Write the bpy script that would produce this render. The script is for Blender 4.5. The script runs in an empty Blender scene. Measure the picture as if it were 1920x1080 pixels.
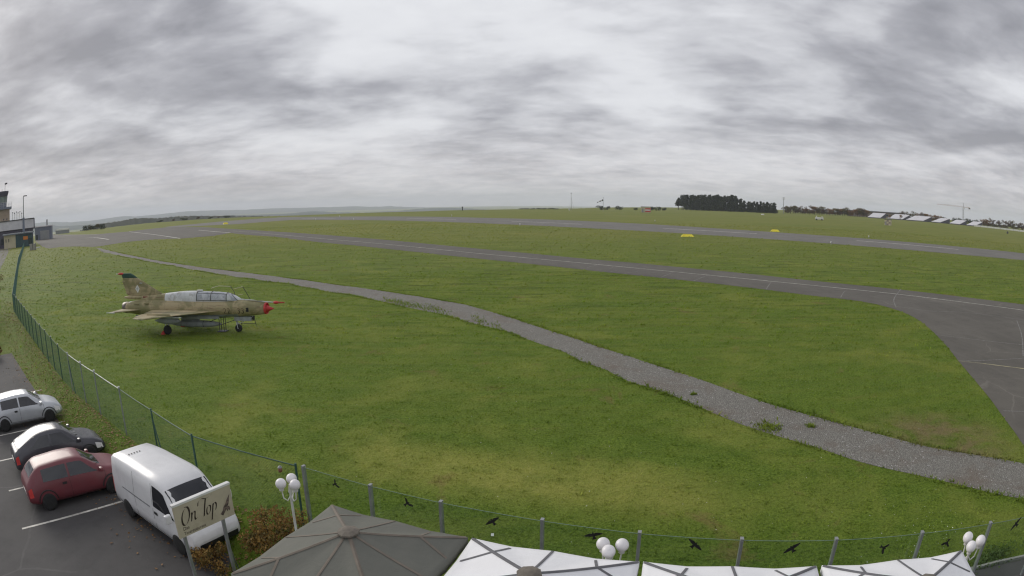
import bpy, bmesh, math, random
import numpy as np
from mathutils import Matrix, Vector
from mathutils.geometry import tessellate_polygon

SC = bpy.context.scene
COL = SC.collection
R = math.radians
random.seed(7)
RNG = np.random.default_rng(11)

# ------------------------------------------------------------------ camera
# A wide webcam lens with strong barrel distortion, 7.9 m above the field.
CAM_H = 7.9
cam = bpy.data.cameras.new('camera')
cam_ob = bpy.data.objects.new('camera', cam)
COL.objects.link(cam_ob)
SC.camera = cam_ob
cam.type = 'PANO'
cam.panorama_type = 'FISHEYE_LENS_POLYNOMIAL'
cam.sensor_fit = 'HORIZONTAL'
cam.sensor_width = 36.0
cam.fisheye_fov = R(180)
cam.fisheye_polynomial_k0 = 0.0
for _i, _k in enumerate((0.84914, 0.15622, -0.36216, 0.26044)):
    setattr(cam, 'fisheye_polynomial_k%d' % (_i + 1), -_k * (1.92 / 36.0) ** (_i + 1))
cam.clip_start = 0.05
cam.clip_end = 40000.0
_p, _r = 0.139, -0.004
_right, _up, _fwd = Vector((1, 0, 0)), Vector((0, math.sin(_p), math.cos(_p))), Vector((0, math.cos(_p), -math.sin(_p)))
_cx = _right * math.cos(_r) + _up * math.sin(_r)
_cy = -_right * math.sin(_r) + _up * math.cos(_r)
_m = Matrix((_cx, _cy, -_fwd)).transposed().to_4x4()
_m.translation = (0, 0, CAM_H)
cam_ob.matrix_world = _m

# ------------------------------------------------------------------ sky, sun, exposure
SUN_AZ, SUN_EL = R(-58), R(24)       # left of the view (south-south-west), veiled by cloud
world = bpy.data.worlds.new('World')
SC.world = world
world.use_nodes = True


class N:
    """tiny helper round a node tree"""
    def __init__(self, tree):
        self.t = tree
        tree.nodes.clear()

    def add(self, typ, **kw):
        n = self.t.nodes.new(typ)
        for k, v in kw.items():
            if k.startswith('i_'):
                key = k[2:]
                key = int(key) if key.isdigit() else key.replace('_', ' ')
                self.put(n.inputs[key], v)
            else:
                setattr(n, k, v)
        return n

    def put(self, sock, v):
        if isinstance(v, bpy.types.NodeSocket):
            self.t.links.new(v, sock)
        elif isinstance(v, bpy.types.Node):
            self.t.links.new(v.outputs[0], sock)
        elif isinstance(v, (tuple, list)) and len(v) == 3 and sock.type == 'RGBA':
            sock.default_value = (*v, 1)
        else:
            sock.default_value = v

    def math(self, op, a, b=0.0, c=None, clamp=False):
        n = self.add('ShaderNodeMath', operation=op, use_clamp=clamp)
        self.put(n.inputs[0], a)
        self.put(n.inputs[1], b)
        if c is not None:
            self.put(n.inputs[2], c)
        return n.outputs[0]

    def mix(self, f, a, b, blend='MIX'):
        n = self.add('ShaderNodeMix', data_type='RGBA', blend_type=blend, clamp_factor=True)
        self.put(n.inputs[0], f)
        self.put(n.inputs[6], a)
        self.put(n.inputs[7], b)
        return n.outputs[2]

    def ramp(self, f, stops):
        n = self.add('ShaderNodeValToRGB')
        el = n.color_ramp.elements
        while len(el) < len(stops):
            el.new(0.5)
        for e, (p, c) in zip(el, stops):
            e.position = p
            e.color = (c, c, c, 1) if isinstance(c, (int, float)) else (*c, 1)
        self.put(n.inputs[0], f)
        return n.outputs[0]

    def rng(self, v, a, b, c=0.0, d=1.0, smooth=False):
        n = self.add('ShaderNodeMapRange', clamp=True)
        if smooth:
            n.interpolation_type = 'SMOOTHSTEP'
        self.put(n.inputs[0], v)
        for i, q in enumerate((a, b, c, d)):
            self.put(n.inputs[i + 1], q)
        return n.outputs[0]

    def noise(self, vec, scale, detail=4, rough=0.55, dist=0.0, out='Fac'):
        n = self.add('ShaderNodeTexNoise')
        if vec is not None:
            self.put(n.inputs['Vector'], vec)
        n.inputs['Scale'].default_value = scale
        n.inputs['Detail'].default_value = detail
        n.inputs['Roughness'].default_value = rough
        n.inputs['Distortion'].default_value = dist
        return n.outputs[out]

    def mapv(self, vec, scale=(1, 1, 1), loc=(0, 0, 0), rot=(0, 0, 0)):
        n = self.add('ShaderNodeMapping')
        self.put(n.inputs[0], vec)
        n.inputs['Location'].default_value = loc
        n.inputs['Rotation'].default_value = rot
        n.inputs['Scale'].default_value = scale
        return n.outputs[0]


def build_world():
    n = N(world.node_tree)
    sky = n.add('ShaderNodeTexSky', sky_type='NISHITA')
    sky.sun_disc = False
    sky.sun_elevation = SUN_EL
    sky.sun_rotation = SUN_AZ
    sky.air_density, sky.dust_density, sky.ozone_density = 1.0, 2.0, 1.0
    tc = n.add('ShaderNodeTexCoord').outputs['Generated']
    sep = n.add('ShaderNodeSeparateXYZ')
    n.put(sep.inputs[0], tc)
    x, y, z = sep.outputs
    zz = n.math('MAXIMUM', z, 0.0)
    den = n.math('ADD', zz, 0.17)
    com = n.add('ShaderNodeCombineXYZ')
    n.put(com.inputs[0], n.math('DIVIDE', x, den))
    n.put(com.inputs[1], n.math('DIVIDE', y, den))
    flat = com.outputs[0]                       # a flat cloud deck seen from below
    big = n.noise(n.mapv(flat, (0.85, 0.85, 1), (3.4, 11.2, 0)), 1.0, 4, 0.5, 0.5)
    mid = n.noise(n.mapv(flat, (2.1, 2.4, 1), (2.9, 9.1, 0), (0, 0, 0.5)), 1.0, 7, 0.54, 0.30)
    fine = n.noise(n.mapv(flat, (6, 9, 1), (3.3, 0.7, 0), (0, 0, 0.3)), 1.0, 6, 0.6, 0.4)
    f = n.math('ADD', n.math('MULTIPLY', big, 0.57), n.math('ADD', n.math('MULTIPLY', mid, 0.36), n.math('MULTIPLY', fine, 0.085)))
    bil = n.noise(n.mapv(flat, (1.5, 2.1, 1), (5.3, 1.9, 0), (0, 0, -0.25)), 1.0, 6, 0.58, 0.15)
    bil = n.math('ABSOLUTE', n.math('SUBTRACT', bil, 0.5))
    f = n.math('ADD', f, n.math('MULTIPLY', n.math('SUBTRACT', bil, 0.075), 0.28))       # rounded cloud bases with darker creases
    # a thinner, brighter stretch of cloud straight ahead; heavier banks to both sides
    def lobe(d, w):
        dp = n.add('ShaderNodeVectorMath', operation='DOT_PRODUCT')
        n.put(dp.inputs[0], tc)
        v = Vector(d).normalized()
        dp.inputs[1].default_value = v
        return n.rng(dp.outputs['Value'], math.cos(w), 1.0, 0, 1, True)
    f = n.math('ADD', f, n.math('MULTIPLY', lobe((0.10, 1.0, 0.32), 0.62), 0.05))
    f = n.math('ADD', f, n.math('MULTIPLY', lobe((-1.0, 0.85, 0.46), 0.55), -0.06))
    f = n.math('ADD', f, n.math('MULTIPLY', lobe((1.0, 0.95, 0.42), 0.55), -0.05))
    col = n.ramp(f, [(0.35, (0.180, 0.183, 0.204)), (0.44, (0.265, 0.268, 0.292)), (0.51, (0.360, 0.364, 0.388)),
                     (0.60, (0.460, 0.466, 0.488)), (0.78, (0.54, 0.548, 0.565))])
    # towards the horizon the layers run together
    hz = n.rng(zz, 0.0, 0.16, 0.6, 0.0, True)
    hzc = n.mix(n.rng(fine, 0.40, 0.62), (0.36, 0.352, 0.368), (0.47, 0.445, 0.45))
    col = n.mix(hz, col, hzc)
    bg1 = n.add('ShaderNodeBackground', i_Color=sky.outputs[0], i_Strength=0.06)
    bg2 = n.add('ShaderNodeBackground', i_Color=col, i_Strength=1.0)
    ms = n.add('ShaderNodeMixShader', i_0=0.98)
    n.put(ms.inputs[1], bg1.outputs[0])
    n.put(ms.inputs[2], bg2.outputs[0])
    out = n.add('ShaderNodeOutputWorld')
    n.put(out.inputs[0], ms.outputs[0])


build_world()
sun_d = bpy.data.lights.new('sun', 'SUN')
sun_d.energy = 1.1
sun_d.angle = R(30)
sun_d.color = (1.0, 0.95, 0.87)
sun = bpy.data.objects.new('sun', sun_d)
COL.objects.link(sun)
_sd = Vector((math.sin(SUN_AZ) * math.cos(SUN_EL), math.cos(SUN_AZ) * math.cos(SUN_EL), math.sin(SUN_EL)))
sun.rotation_euler = _sd.to_track_quat('Z', 'Y').to_euler()
sun.location = _sd * 60

vs = SC.view_settings
vs.view_transform = 'Standard'
vs.look = 'None'
vs.exposure = 0.75
vs.gamma = 1.0
vs.use_curve_mapping = False
SC.cycles.use_denoising = True
SC.cycles.filter_width = 1.2
SC.cycles.max_bounces = 6
SC.cycles.transparent_max_bounces = 16
SC.cycles.volume_step_rate = 4
SC.cycles.volume_bounces = 2

# ------------------------------------------------------------------ mesh helpers


class MB:
    """collects faces and builds ONE mesh object"""
    def __init__(self):
        self.v, self.f, self.s = [], [], []

    def face(self, pts, sm=False):
        b = len(self.v)
        self.v += [tuple(p) for p in pts]
        self.f.append(tuple(range(b, b + len(pts))))
        self.s.append(sm)
        return self

    def grid(self, rows, sm=True, closed=False):
        b = len(self.v)
        m = len(rows[0])
        for r in rows:
            self.v += [tuple(p) for p in r]
        for i in range(len(rows) - 1):
            for j in range(m if closed else m - 1):
                k = (j + 1) % m
                self.f.append((b + i * m + j, b + i * m + k, b + (i + 1) * m + k, b + (i + 1) * m + j))
                self.s.append(sm)
        return self

    def cap(self, ring, flip=False, sm=False):
        r = list(ring)
        if flip:
            r = r[::-1]
        return self.face(r, sm)

    def box(self, c, d, rot=None, bev=0.0):
        x, y, z = (q / 2 for q in d)
        if bev <= 0:
            P = [(-x, -y, -z), (x, -y, -z), (x, y, -z), (-x, y, -z), (-x, -y, z), (x, -y, z), (x, y, z), (-x, y, z)]
            F = [(3, 2, 1, 0), (4, 5, 6, 7), (0, 1, 5, 4), (1, 2, 6, 5), (2, 3, 7, 6), (3, 0, 4, 7)]
        else:
            bm = bmesh.new()
            bmesh.ops.create_cube(bm, size=1)
            for v in bm.verts:
                v.co = Vector((v.co.x * d[0], v.co.y * d[1], v.co.z * d[2]))
            bmesh.ops.bevel(bm, geom=bm.edges[:], offset=bev, segments=2, affect='EDGES', profile=0.6)
            bm.verts.index_update()
            P = [tuple(v.co) for v in bm.verts]
            F = [tuple(v.index for v in f.verts) for f in bm.faces]
            bm.free()
        if rot is not None:
            P = [rot @ Vector(p) for p in P]
        b = len(self.v)
        self.v += [(p[0] + c[0], p[1] + c[1], p[2] + c[2]) for p in P]
        self.f += [tuple(b + i for i in f) for f in F]
        self.s += [False] * len(F)
        return self

    def tube(self, pts, rad, n=8, caps=True, sm=True):
        pts = [Vector(p) for p in pts]
        rads = [rad] * len(pts) if isinstance(rad, (int, float)) else list(rad)
        rows = []
        u = None
        for i, p in enumerate(pts):
            a = pts[max(i - 1, 0)]
            c = pts[min(i + 1, len(pts) - 1)]
            t = (c - a)
            t = t.normalized() if t.length > 1e-9 else Vector((0, 0, 1))
            if u is None:
                u = t.orthogonal().normalized()
            else:
                u = (u - t * u.dot(t))
                u = u.normalized() if u.length > 1e-6 else t.orthogonal().normalized()
            w = t.cross(u)
            rows.append([p + (u * math.cos(2 * math.pi * k / n) + w * math.sin(2 * math.pi * k / n)) * rads[i] for k in range(n)])
        self.grid(rows, sm, True)
        if caps:
            self.cap(rows[0], True)
            self.cap(rows[-1])
        return self

    def lathe(self, prof, o=(0, 0, 0), axis='Z', n=16, sm=True):
        """prof: list of (radius, height along the axis)"""
        o = Vector(o)
        rows = []
        for r, h in prof:
            row = []
            for k in range(n):
                a = 2 * math.pi * k / n
                c, s = r * math.cos(a), r * math.sin(a)
                row.append(o + Vector({'Z': (c, s, h), 'X': (h, c, s), 'Y': (s, h, c)}[axis]))
            rows.append(row)
        self.grid(rows, sm, True)
        if prof[0][0] > 1e-4:
            self.cap(rows[0], True)
        if prof[-1][0] > 1e-4:
            self.cap(rows[-1])
        return self

    def prism(self, poly, lo, hi, axis='Z', sm=False):
        """polygon extruded along an axis (counter-clockwise seen from +axis)"""
        def mk(p, h):
            return {'Z': (p[0], p[1], h), 'Y': (p[0], h, p[1]), 'X': (h, p[0], p[1])}[axis]
        A = [mk(p, lo) for p in poly]
        B = [mk(p, hi) for p in poly]
        self.grid([A, B], sm, True)
        self.cap(A, True)
        self.cap(B)
        return self

    def mesh(self, name, mats):
        me = bpy.data.meshes.new(name)
        me.from_pydata([tuple(p) for p in self.v], [], self.f)
        me.polygons.foreach_set('use_smooth', self.s)
        for m in mats if isinstance(mats, (list, tuple)) else [mats]:
            me.materials.append(m)
        me.update()
        return me

    def build(self, name, mats, parent=None, fix=True, weld=False):
        me = self.mesh(name, mats)
        if fix or weld:
            bm = bmesh.new()
            bm.from_mesh(me)
            if weld:
                bmesh.ops.remove_doubles(bm, verts=bm.verts[:], dist=1e-5)
            bmesh.ops.recalc_face_normals(bm, faces=bm.faces[:])
            bm.to_mesh(me)
            bm.free()
        o = bpy.data.objects.new(name, me)
        COL.objects.link(o)
        if parent is not None:
            o.parent = parent
        return o


def tag(o, label=None, cat=None, group=None, kind=None):
    for k, v in (('label', label), ('category', cat), ('group', group), ('kind', kind)):
        if v:
            o[k] = v
    return o


def thing(name, label, cat, loc=(0, 0, 0), rz=0.0, group=None):
    o = bpy.data.objects.new(name, None)
    o.empty_display_size = 0.2
    COL.objects.link(o)
    o.location = loc if len(loc) == 3 else (*loc, 0)
    o.rotation_euler = (0, 0, rz)
    return tag(o, label, cat, group)


def copy_tree(o, parent=None, loc=None, rz=None, scale=None, label=None, group=None):
    c = o.copy()
    COL.objects.link(c)
    c.parent = parent
    if loc is not None:
        c.location = loc if len(loc) == 3 else (*loc, 0)
    if rz is not None:
        c.rotation_euler = (0, 0, rz)
    if scale is not None:
        c.scale = scale if isinstance(scale, (tuple, list)) else (scale,) * 3
    if label:
        c['label'] = label
    if group:
        c['group'] = group
    for ch in [q for q in bpy.data.objects if q.parent == o]:
        copy_tree(ch, c)
    return c


def np_mesh(name, verts, faces, mat, smooth=False):
    """big mesh from numpy arrays; faces (n, k)"""
    me = bpy.data.meshes.new(name)
    nv, (nf, k) = len(verts), faces.shape
    me.vertices.add(nv)
    me.vertices.foreach_set('co', np.ascontiguousarray(verts, dtype=np.float32).ravel())
    me.loops.add(nf * k)
    me.loops.foreach_set('vertex_index', np.ascontiguousarray(faces, dtype=np.int32).ravel())
    me.polygons.add(nf)
    me.polygons.foreach_set('loop_start', np.arange(0, nf * k, k, dtype=np.int32))
    me.polygons.foreach_set('use_smooth', np.full(nf, smooth))
    me.update(calc_edges=True)
    me.materials.append(mat)
    o = bpy.data.objects.new(name, me)
    COL.objects.link(o)
    return o


# ------------------------------------------------------------------ materials
def mat(name, col, rough=0.6, metal=0.0, var=0.15, scale=3.0, bump=0.0, bscale=40.0, col2=None, spec=0.5, dirt=None, dscale=1.5, coat=0.0):
    m = bpy.data.materials.new(name)
    m.use_nodes = True
    n = N(m.node_tree)
    tc = n.add('ShaderNodeTexCoord').outputs['Object']
    f = n.noise(tc, scale, 5, 0.6)
    a = tuple(c * (1 - var) for c in col)
    b = tuple(min(1, c * (1 + var)) for c in (col2 or col))
    c = n.mix(n.rng(f, 0.35, 0.65), a, b)
    if dirt:
        d = n.noise(tc, dscale, 6, 0.65, 0.3)
        c = n.mix(n.rng(d, 0.52, 0.70, 0, 0.8), c, dirt)
    p = n.add('ShaderNodeBsdfPrincipled', i_Roughness=rough, i_Metallic=metal)
    n.put(p.inputs['Base Color'], c)
    p.inputs['Specular IOR Level'].default_value = spec
    p.inputs['Coat Weight'].default_value = coat
    if bump:
        bn = n.add('ShaderNodeBump', i_Strength=bump, i_Distance=0.02)
        n.put(bn.inputs['Height'], n.noise(tc, bscale, 4, 0.6))
        n.put(p.inputs['Normal'], bn.outputs[0])
    out = n.add('ShaderNodeOutputMaterial')
    n.put(out.inputs[0], p.outputs[0])
    return m


M = {}
M['galv'] = mat('galvanised_steel', (0.36, 0.38, 0.39), 0.45, 0.6, 0.15, 6)
M['green_metal'] = mat('green_coated_metal', (0.030, 0.085, 0.065), 0.5, 0.0, 0.2, 8)
M['wire'] = mat('green_coated_wire', (0.045, 0.12, 0.095), 0.5, 0.0, 0.15, 4)
M['white_metal'] = mat('white_paint', (0.72, 0.72, 0.70), 0.4, 0.0, 0.06, 2, dirt=(0.5, 0.48, 0.43))
M['black'] = mat('black_plastic', (0.015, 0.015, 0.016), 0.5, 0, 0.2, 6)
M['rubber'] = mat('rubber', (0.02, 0.02, 0.02), 0.8, 0, 0.25, 9)
M['dark_metal'] = mat('dark_metal', (0.05, 0.05, 0.055), 0.5, 0.3, 0.2, 5)
M['grey_metal'] = mat('grey_metal', (0.30, 0.31, 0.32), 0.5, 0.4, 0.15, 5)
M['car_glass'] = mat('car_glass', (0.010, 0.012, 0.018), 0.06, 0, 0.1, 2, spec=0.8)
M['window'] = mat('window_glass', (0.03, 0.04, 0.05), 0.1, 0, 0.2, 1, spec=0.8)
M['bark'] = mat('bark', (0.075, 0.055, 0.040), 0.9, 0, 0.3, 6, bump=0.5, bscale=20)
M['red'] = mat('red_paint', (0.55, 0.035, 0.03), 0.5, 0, 0.15, 4)
M['orange'] = mat('orange_paint', (0.62, 0.20, 0.03), 0.5, 0, 0.1, 4)
M['yellow'] = mat('yellow_paint', (0.80, 0.68, 0.045), 0.5, 0, 0.10, 1.2)

# ------------------------------------------------------------------ the lie of the land
FENCE = [(-5.213, 12.977), (-8.878, 14.344), (-11.413, 16.084), (-14.115, 17.915), (-16.805, 19.674), (-18.566, 20.767), (-20.619, 22.119), (-22.670, 23.575), (-24.694, 25.121)]
_f = FENCE[-1]
_d = Vector((-46.5 - _f[0], 41.6 - _f[1]))
for _k in range(1, 12):
    FENCE.append((_f[0] + _d.x * _k / 11, _f[1] + _d.y * _k / 11))
for _k in range(1, 15):
    FENCE.append((-46.5 + (-96.8 + 46.5) * _k / 14, 41.6 + (89.5 - 41.6) * _k / 14))
for _k in range(1, 17):
    FENCE.append((-96.8 + (-205 + 96.8) * _k / 16, 89.5 + (195 - 89.5) * _k / 16))
CARPARK = FENCE[:20] + [(-75, 55), (-75, -30), (-4.9, -30), (-4.9, 11.3)]


def seg_dist(P, poly, closed=True):
    """distance of points P (n,2) from a polyline"""
    best = np.full(len(P), 1e9)
    q = np.array(poly, float)
    m = len(q)
    for i in range(m if closed else m - 1):
        a, b = q[i], q[(i + 1) % m]
        ab = b - a
        t = np.clip(((P - a) @ ab) / (ab @ ab), 0, 1)
        d = np.linalg.norm(P - (a + t[:, None] * ab), axis=1)
        best = np.minimum(best, d)
    return best


def inside(P, poly):
    q = np.array(poly, float)
    x, y = P[:, 0], P[:, 1]
    r = np.zeros(len(P), bool)
    j = len(q) - 1
    for i in range(len(q)):
        xi, yi, xj, yj = *q[i], *q[j]
        c = ((yi > y) != (yj > y)) & (x < (xj - xi) * (y - yi) / (yj - yi + 1e-12) + xi)
        r ^= c
        j = i
    return r


def sstep(t, a, b):
    t = np.clip((t - a) / (b - a), 0, 1)
    return t * t * (3 - 2 * t)


EDGE_AZ = np.radians([-180, -70, -52, -45, -40, -34, -28, -20, -10, 0, 6, 14, 24, 60, 180])
EDGE_R = np.array([520, 500, 470, 455, 470, 600, 640, 615, 640, 700, 850, 1500, 1900, 1900, 520], float)


def ground_z(P):
    P = np.asarray(P, float)
    x, y = P[:, 0], P[:, 1]
    r = np.hypot(x, y)
    az = np.arctan2(x, y)
    z = np.zeros(len(P))
    # the plateau edge: beyond it the land falls into the valley
    Re = np.interp(az, EDGE_AZ, EDGE_R)
    o = np.maximum(r - Re, 0)
    z -= 75 * (1 - np.exp(-(o / 1100.0) ** 1.25))
    # the sunken car park behind the wire fence
    ins = inside(P, CARPARK)
    d = np.where(ins, seg_dist(P, CARPARK), 0)
    z -= 0.70 * sstep(d, 0.25, 1.25) * (1 - sstep(r, 45, 62))
    return z


def gz(x, y):
    return float(ground_z(np.array([[x, y]]))[0])


PATH_UP = [(-113.10, 139.30), (-78.21, 107.75), (-57.76, 89.97), (-45.13, 79.86), (-40.30, 76.14), (-32.14, 70.42), (-23.357, 63.89), (-19.946, 61.04), (-14.383, 56.88), (-9.567, 52.85), (-5.414, 48.88), (-2.370, 45.16), (1.034, 39.74), (3.406, 35.32), (4.981, 32.50), (6.483, 29.706), (7.731, 27.373), (9.159, 24.688), (10.399, 22.330), (11.333, 20.875), (12.601, 18.953), (13.239, 17.942), (14.382, 16.232), (15.793, 14.596), (17.126, 13.191), (18.110, 12.231)]
PATH_LO = [(-96.08, 120.50), (-67.70, 95.86), (-49.26, 80.47), (-39.07, 71.95), (-32.71, 66.95), (-21.472, 58.64), (-18.296, 55.90), (-13.160, 51.35), (-9.382, 47.82), (-6.302, 44.44), (-3.701, 41.54), (-0.533, 37.16), (1.638, 33.24), (3.706, 29.508), (4.672, 27.564), (5.663, 25.727), (6.602, 23.993), (7.698, 21.867), (8.581, 20.102), (9.315, 18.975), (10.223, 17.640), (11.032, 16.258), (12.294, 14.666), (13.287, 13.322), (14.226, 12.142), (15.169, 10.860), (15.700, 10.159)]
TAXI_NEAR = [(-93.02, 176.12), (-78.54, 173.37), (-64.99, 159.62), (-51.52, 142.07), (-40.83, 128.67), (-32.64, 119.61), (-23.045, 108.27), (-15.123, 98.76), (-9.473, 91.69), (-4.672, 86.15), (-1.623, 82.72), (6.962, 73.30), (10.429, 69.36), (14.029, 65.76), (18.730, 60.90), (22.844, 56.18), (27.177, 50.78)]
TAXI_CURVE = [(30.62, 47.01), (31.48, 43.16), (31.05, 39.73), (29.623, 35.82), (26.872, 30.15), (24.890, 26.506), (22.792, 22.353), (21.433, 19.640), (20.216, 17.367), (19.119, 15.153), (18.133, 13.388)]
TAXI_FAR = [(-189.71, 306.02), (-152.51, 277.39), (-117.89, 238.22), (-64.81, 178.92), (-41.13, 150.89), (-24.183, 129.57), (-11.620, 112.63), (-3.488, 101.90), (4.937, 91.82), (10.470, 85.54), (16.890, 79.33), (22.466, 73.22), (27.510, 67.85), (32.76, 61.43), (40.16, 54.11), (46.48, 47.42), (50.81, 43.15)]
TAXI_LINE = [(-103.71, 212.73), (-76.47, 181.18), (-57.30, 158.10), (-42.82, 140.51), (-27.024, 122.33), (-16.169, 108.86), (-3.170, 92.54), (8.405, 80.30), (15.565, 73.05), (26.399, 61.92), (34.13, 54.33), (37.67, 50.88), (42.29, 45.80), (47.36, 40.13)]
RUN_FAR = [(-194.29, 484.55), (-170.37, 471.42), (-98.40, 414.32), (-66.15, 382.36), (-33.57, 343.96), (-13.423, 314.16), (21.073, 274.96), (51.70, 233.75), (72.46, 194.88), (91.51, 165.92), (109.55, 145.94), (121.70, 134.26), (140.86, 121.29)]
RUN_NEAR = [(-151.80, 378.46), (-131.91, 364.85), (-97.27, 335.77), (-49.35, 285.15), (-21.358, 247.63), (-9.865, 230.74), (8.140, 207.41), (24.071, 188.64), (40.44, 170.03), (49.49, 157.17), (62.82, 140.21), (71.86, 128.82), (82.11, 117.66), (96.10, 105.89), (113.48, 97.59)]
APRON = [(-226.43, 223.94), (-158.87, 161.42), (-143.18, 148.63), (-140.72, 153.11), (-132.52, 151.31), (-116.89, 142.63), (-115.56, 145.64), (-117.11, 160.16), (-112.86, 168.20), (-100.12, 166.71), (-93.02, 176.12), (-96.45, 197.80), (-117.89, 238.22), (-152.51, 277.39), (-189.71, 306.02), (-196.07, 302.42), (-192.76, 267.55), (-205.48, 253.59), (-241.07, 275.72), (-309.02, 325.25), (-270.05, 274.77)]
LINK = [(-186.21, 300.36), (-146.91, 310.43), (-143.09, 343.72), (-137.62, 365.73), (-166.77, 461.44), (-196.26, 466.00), (-203.44, 407.12), (-202.02, 352.93), (-201.17, 315.16)]


def smooth_line(pts, n):
    """resample a polyline to n points through a Catmull-Rom curve"""
    p = np.array(pts, float)
    q = np.vstack([2 * p[0] - p[1], p, 2 * p[-1] - p[-2]])
    out = []
    for i in range(1, len(q) - 2):
        for t in np.linspace(0, 1, 14, endpoint=False):
            a, b, c, d = q[i - 1], q[i], q[i + 1], q[i + 2]
            out.append(0.5 * (2 * b + (c - a) * t + (2 * a - 5 * b + 4 * c - d) * t * t + (3 * b - a - 3 * c + d) * t ** 3))
    out.append(p[-1])
    out = np.array(out)
    s = np.concatenate([[0], np.cumsum(np.linalg.norm(np.diff(out, axis=0), axis=1))])
    # closer samples near the camera
    u = np.linspace(0, s[-1], n)
    return np.stack([np.interp(u, s, out[:, 0]), np.interp(u, s, out[:, 1])], 1)


def wobble(L, amp, seed, per_r=0.0):
    """ragged turf edge: shift points by smooth random amounts"""
    g = np.random.default_rng(seed)
    n = len(L)
    w = np.zeros(n)
    for k in (3, 5, 9):
        m = max(3, n // (k * 2))
        w += np.interp(np.linspace(0, m - 1, n), np.arange(m), g.normal(size=m)) / (1 + 0.4 * k)
    t = np.gradient(L, axis=0)
    t /= np.linalg.norm(t, axis=1)[:, None] + 1e-9
    nn = np.stack([-t[:, 1], t[:, 0]], 1)
    return L + nn * (w * amp)[:, None]


def strip_sheet(name, A, B, z, m, rows=3):
    """sheet between two edge lines of equal length"""
    mb = MB()
    rr = []
    for k in range(rows + 1):
        t = k / rows
        rr.append([(*(A[i] * (1 - t) + B[i] * t), z) for i in range(len(A))])
    mb.grid(rr, True)
    return mb.build(name, m)


def poly_sheet(name, poly, z, m):
    V = [Vector((p[0], p[1], z)) for p in poly]
    T = tessellate_polygon([V])
    F = []
    for a, b, c in T:
        up = (V[b] - V[a]).cross(V[c] - V[a]).z > 0
        F.append((a, b, c) if up else (c, b, a))
    me = bpy.data.meshes.new(name)
    me.from_pydata(V, [], F)
    me.update()
    me.materials.append(m)
    o = bpy.data.objects.new(name, me)
    COL.objects.link(o)
    return o


def line_sheet(name, pts, w, z, m, parent, n=None, seed=0, ragged=0.0):
    """painted or sealed line of width w along a polyline"""
    L = smooth_line(pts, n or max(4, len(pts) * 3)) if len(pts) > 2 else np.linspace(pts[0], pts[1], n or 2)
    t = np.gradient(L, axis=0)
    t /= np.linalg.norm(t, axis=1)[:, None]
    nn = np.stack([-t[:, 1], t[:, 0]], 1)
    g = np.random.default_rng(seed)
    ww = w * (1 + ragged * g.normal(size=len(L)))
    A, B = L + nn * ww[:, None] / 2, L - nn * ww[:, None] / 2
    mb = MB()
    mb.grid([[(*p, z) for p in A], [(*p, z) for p in B]], False)
    o = mb.build(name, m, parent)
    return o


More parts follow.
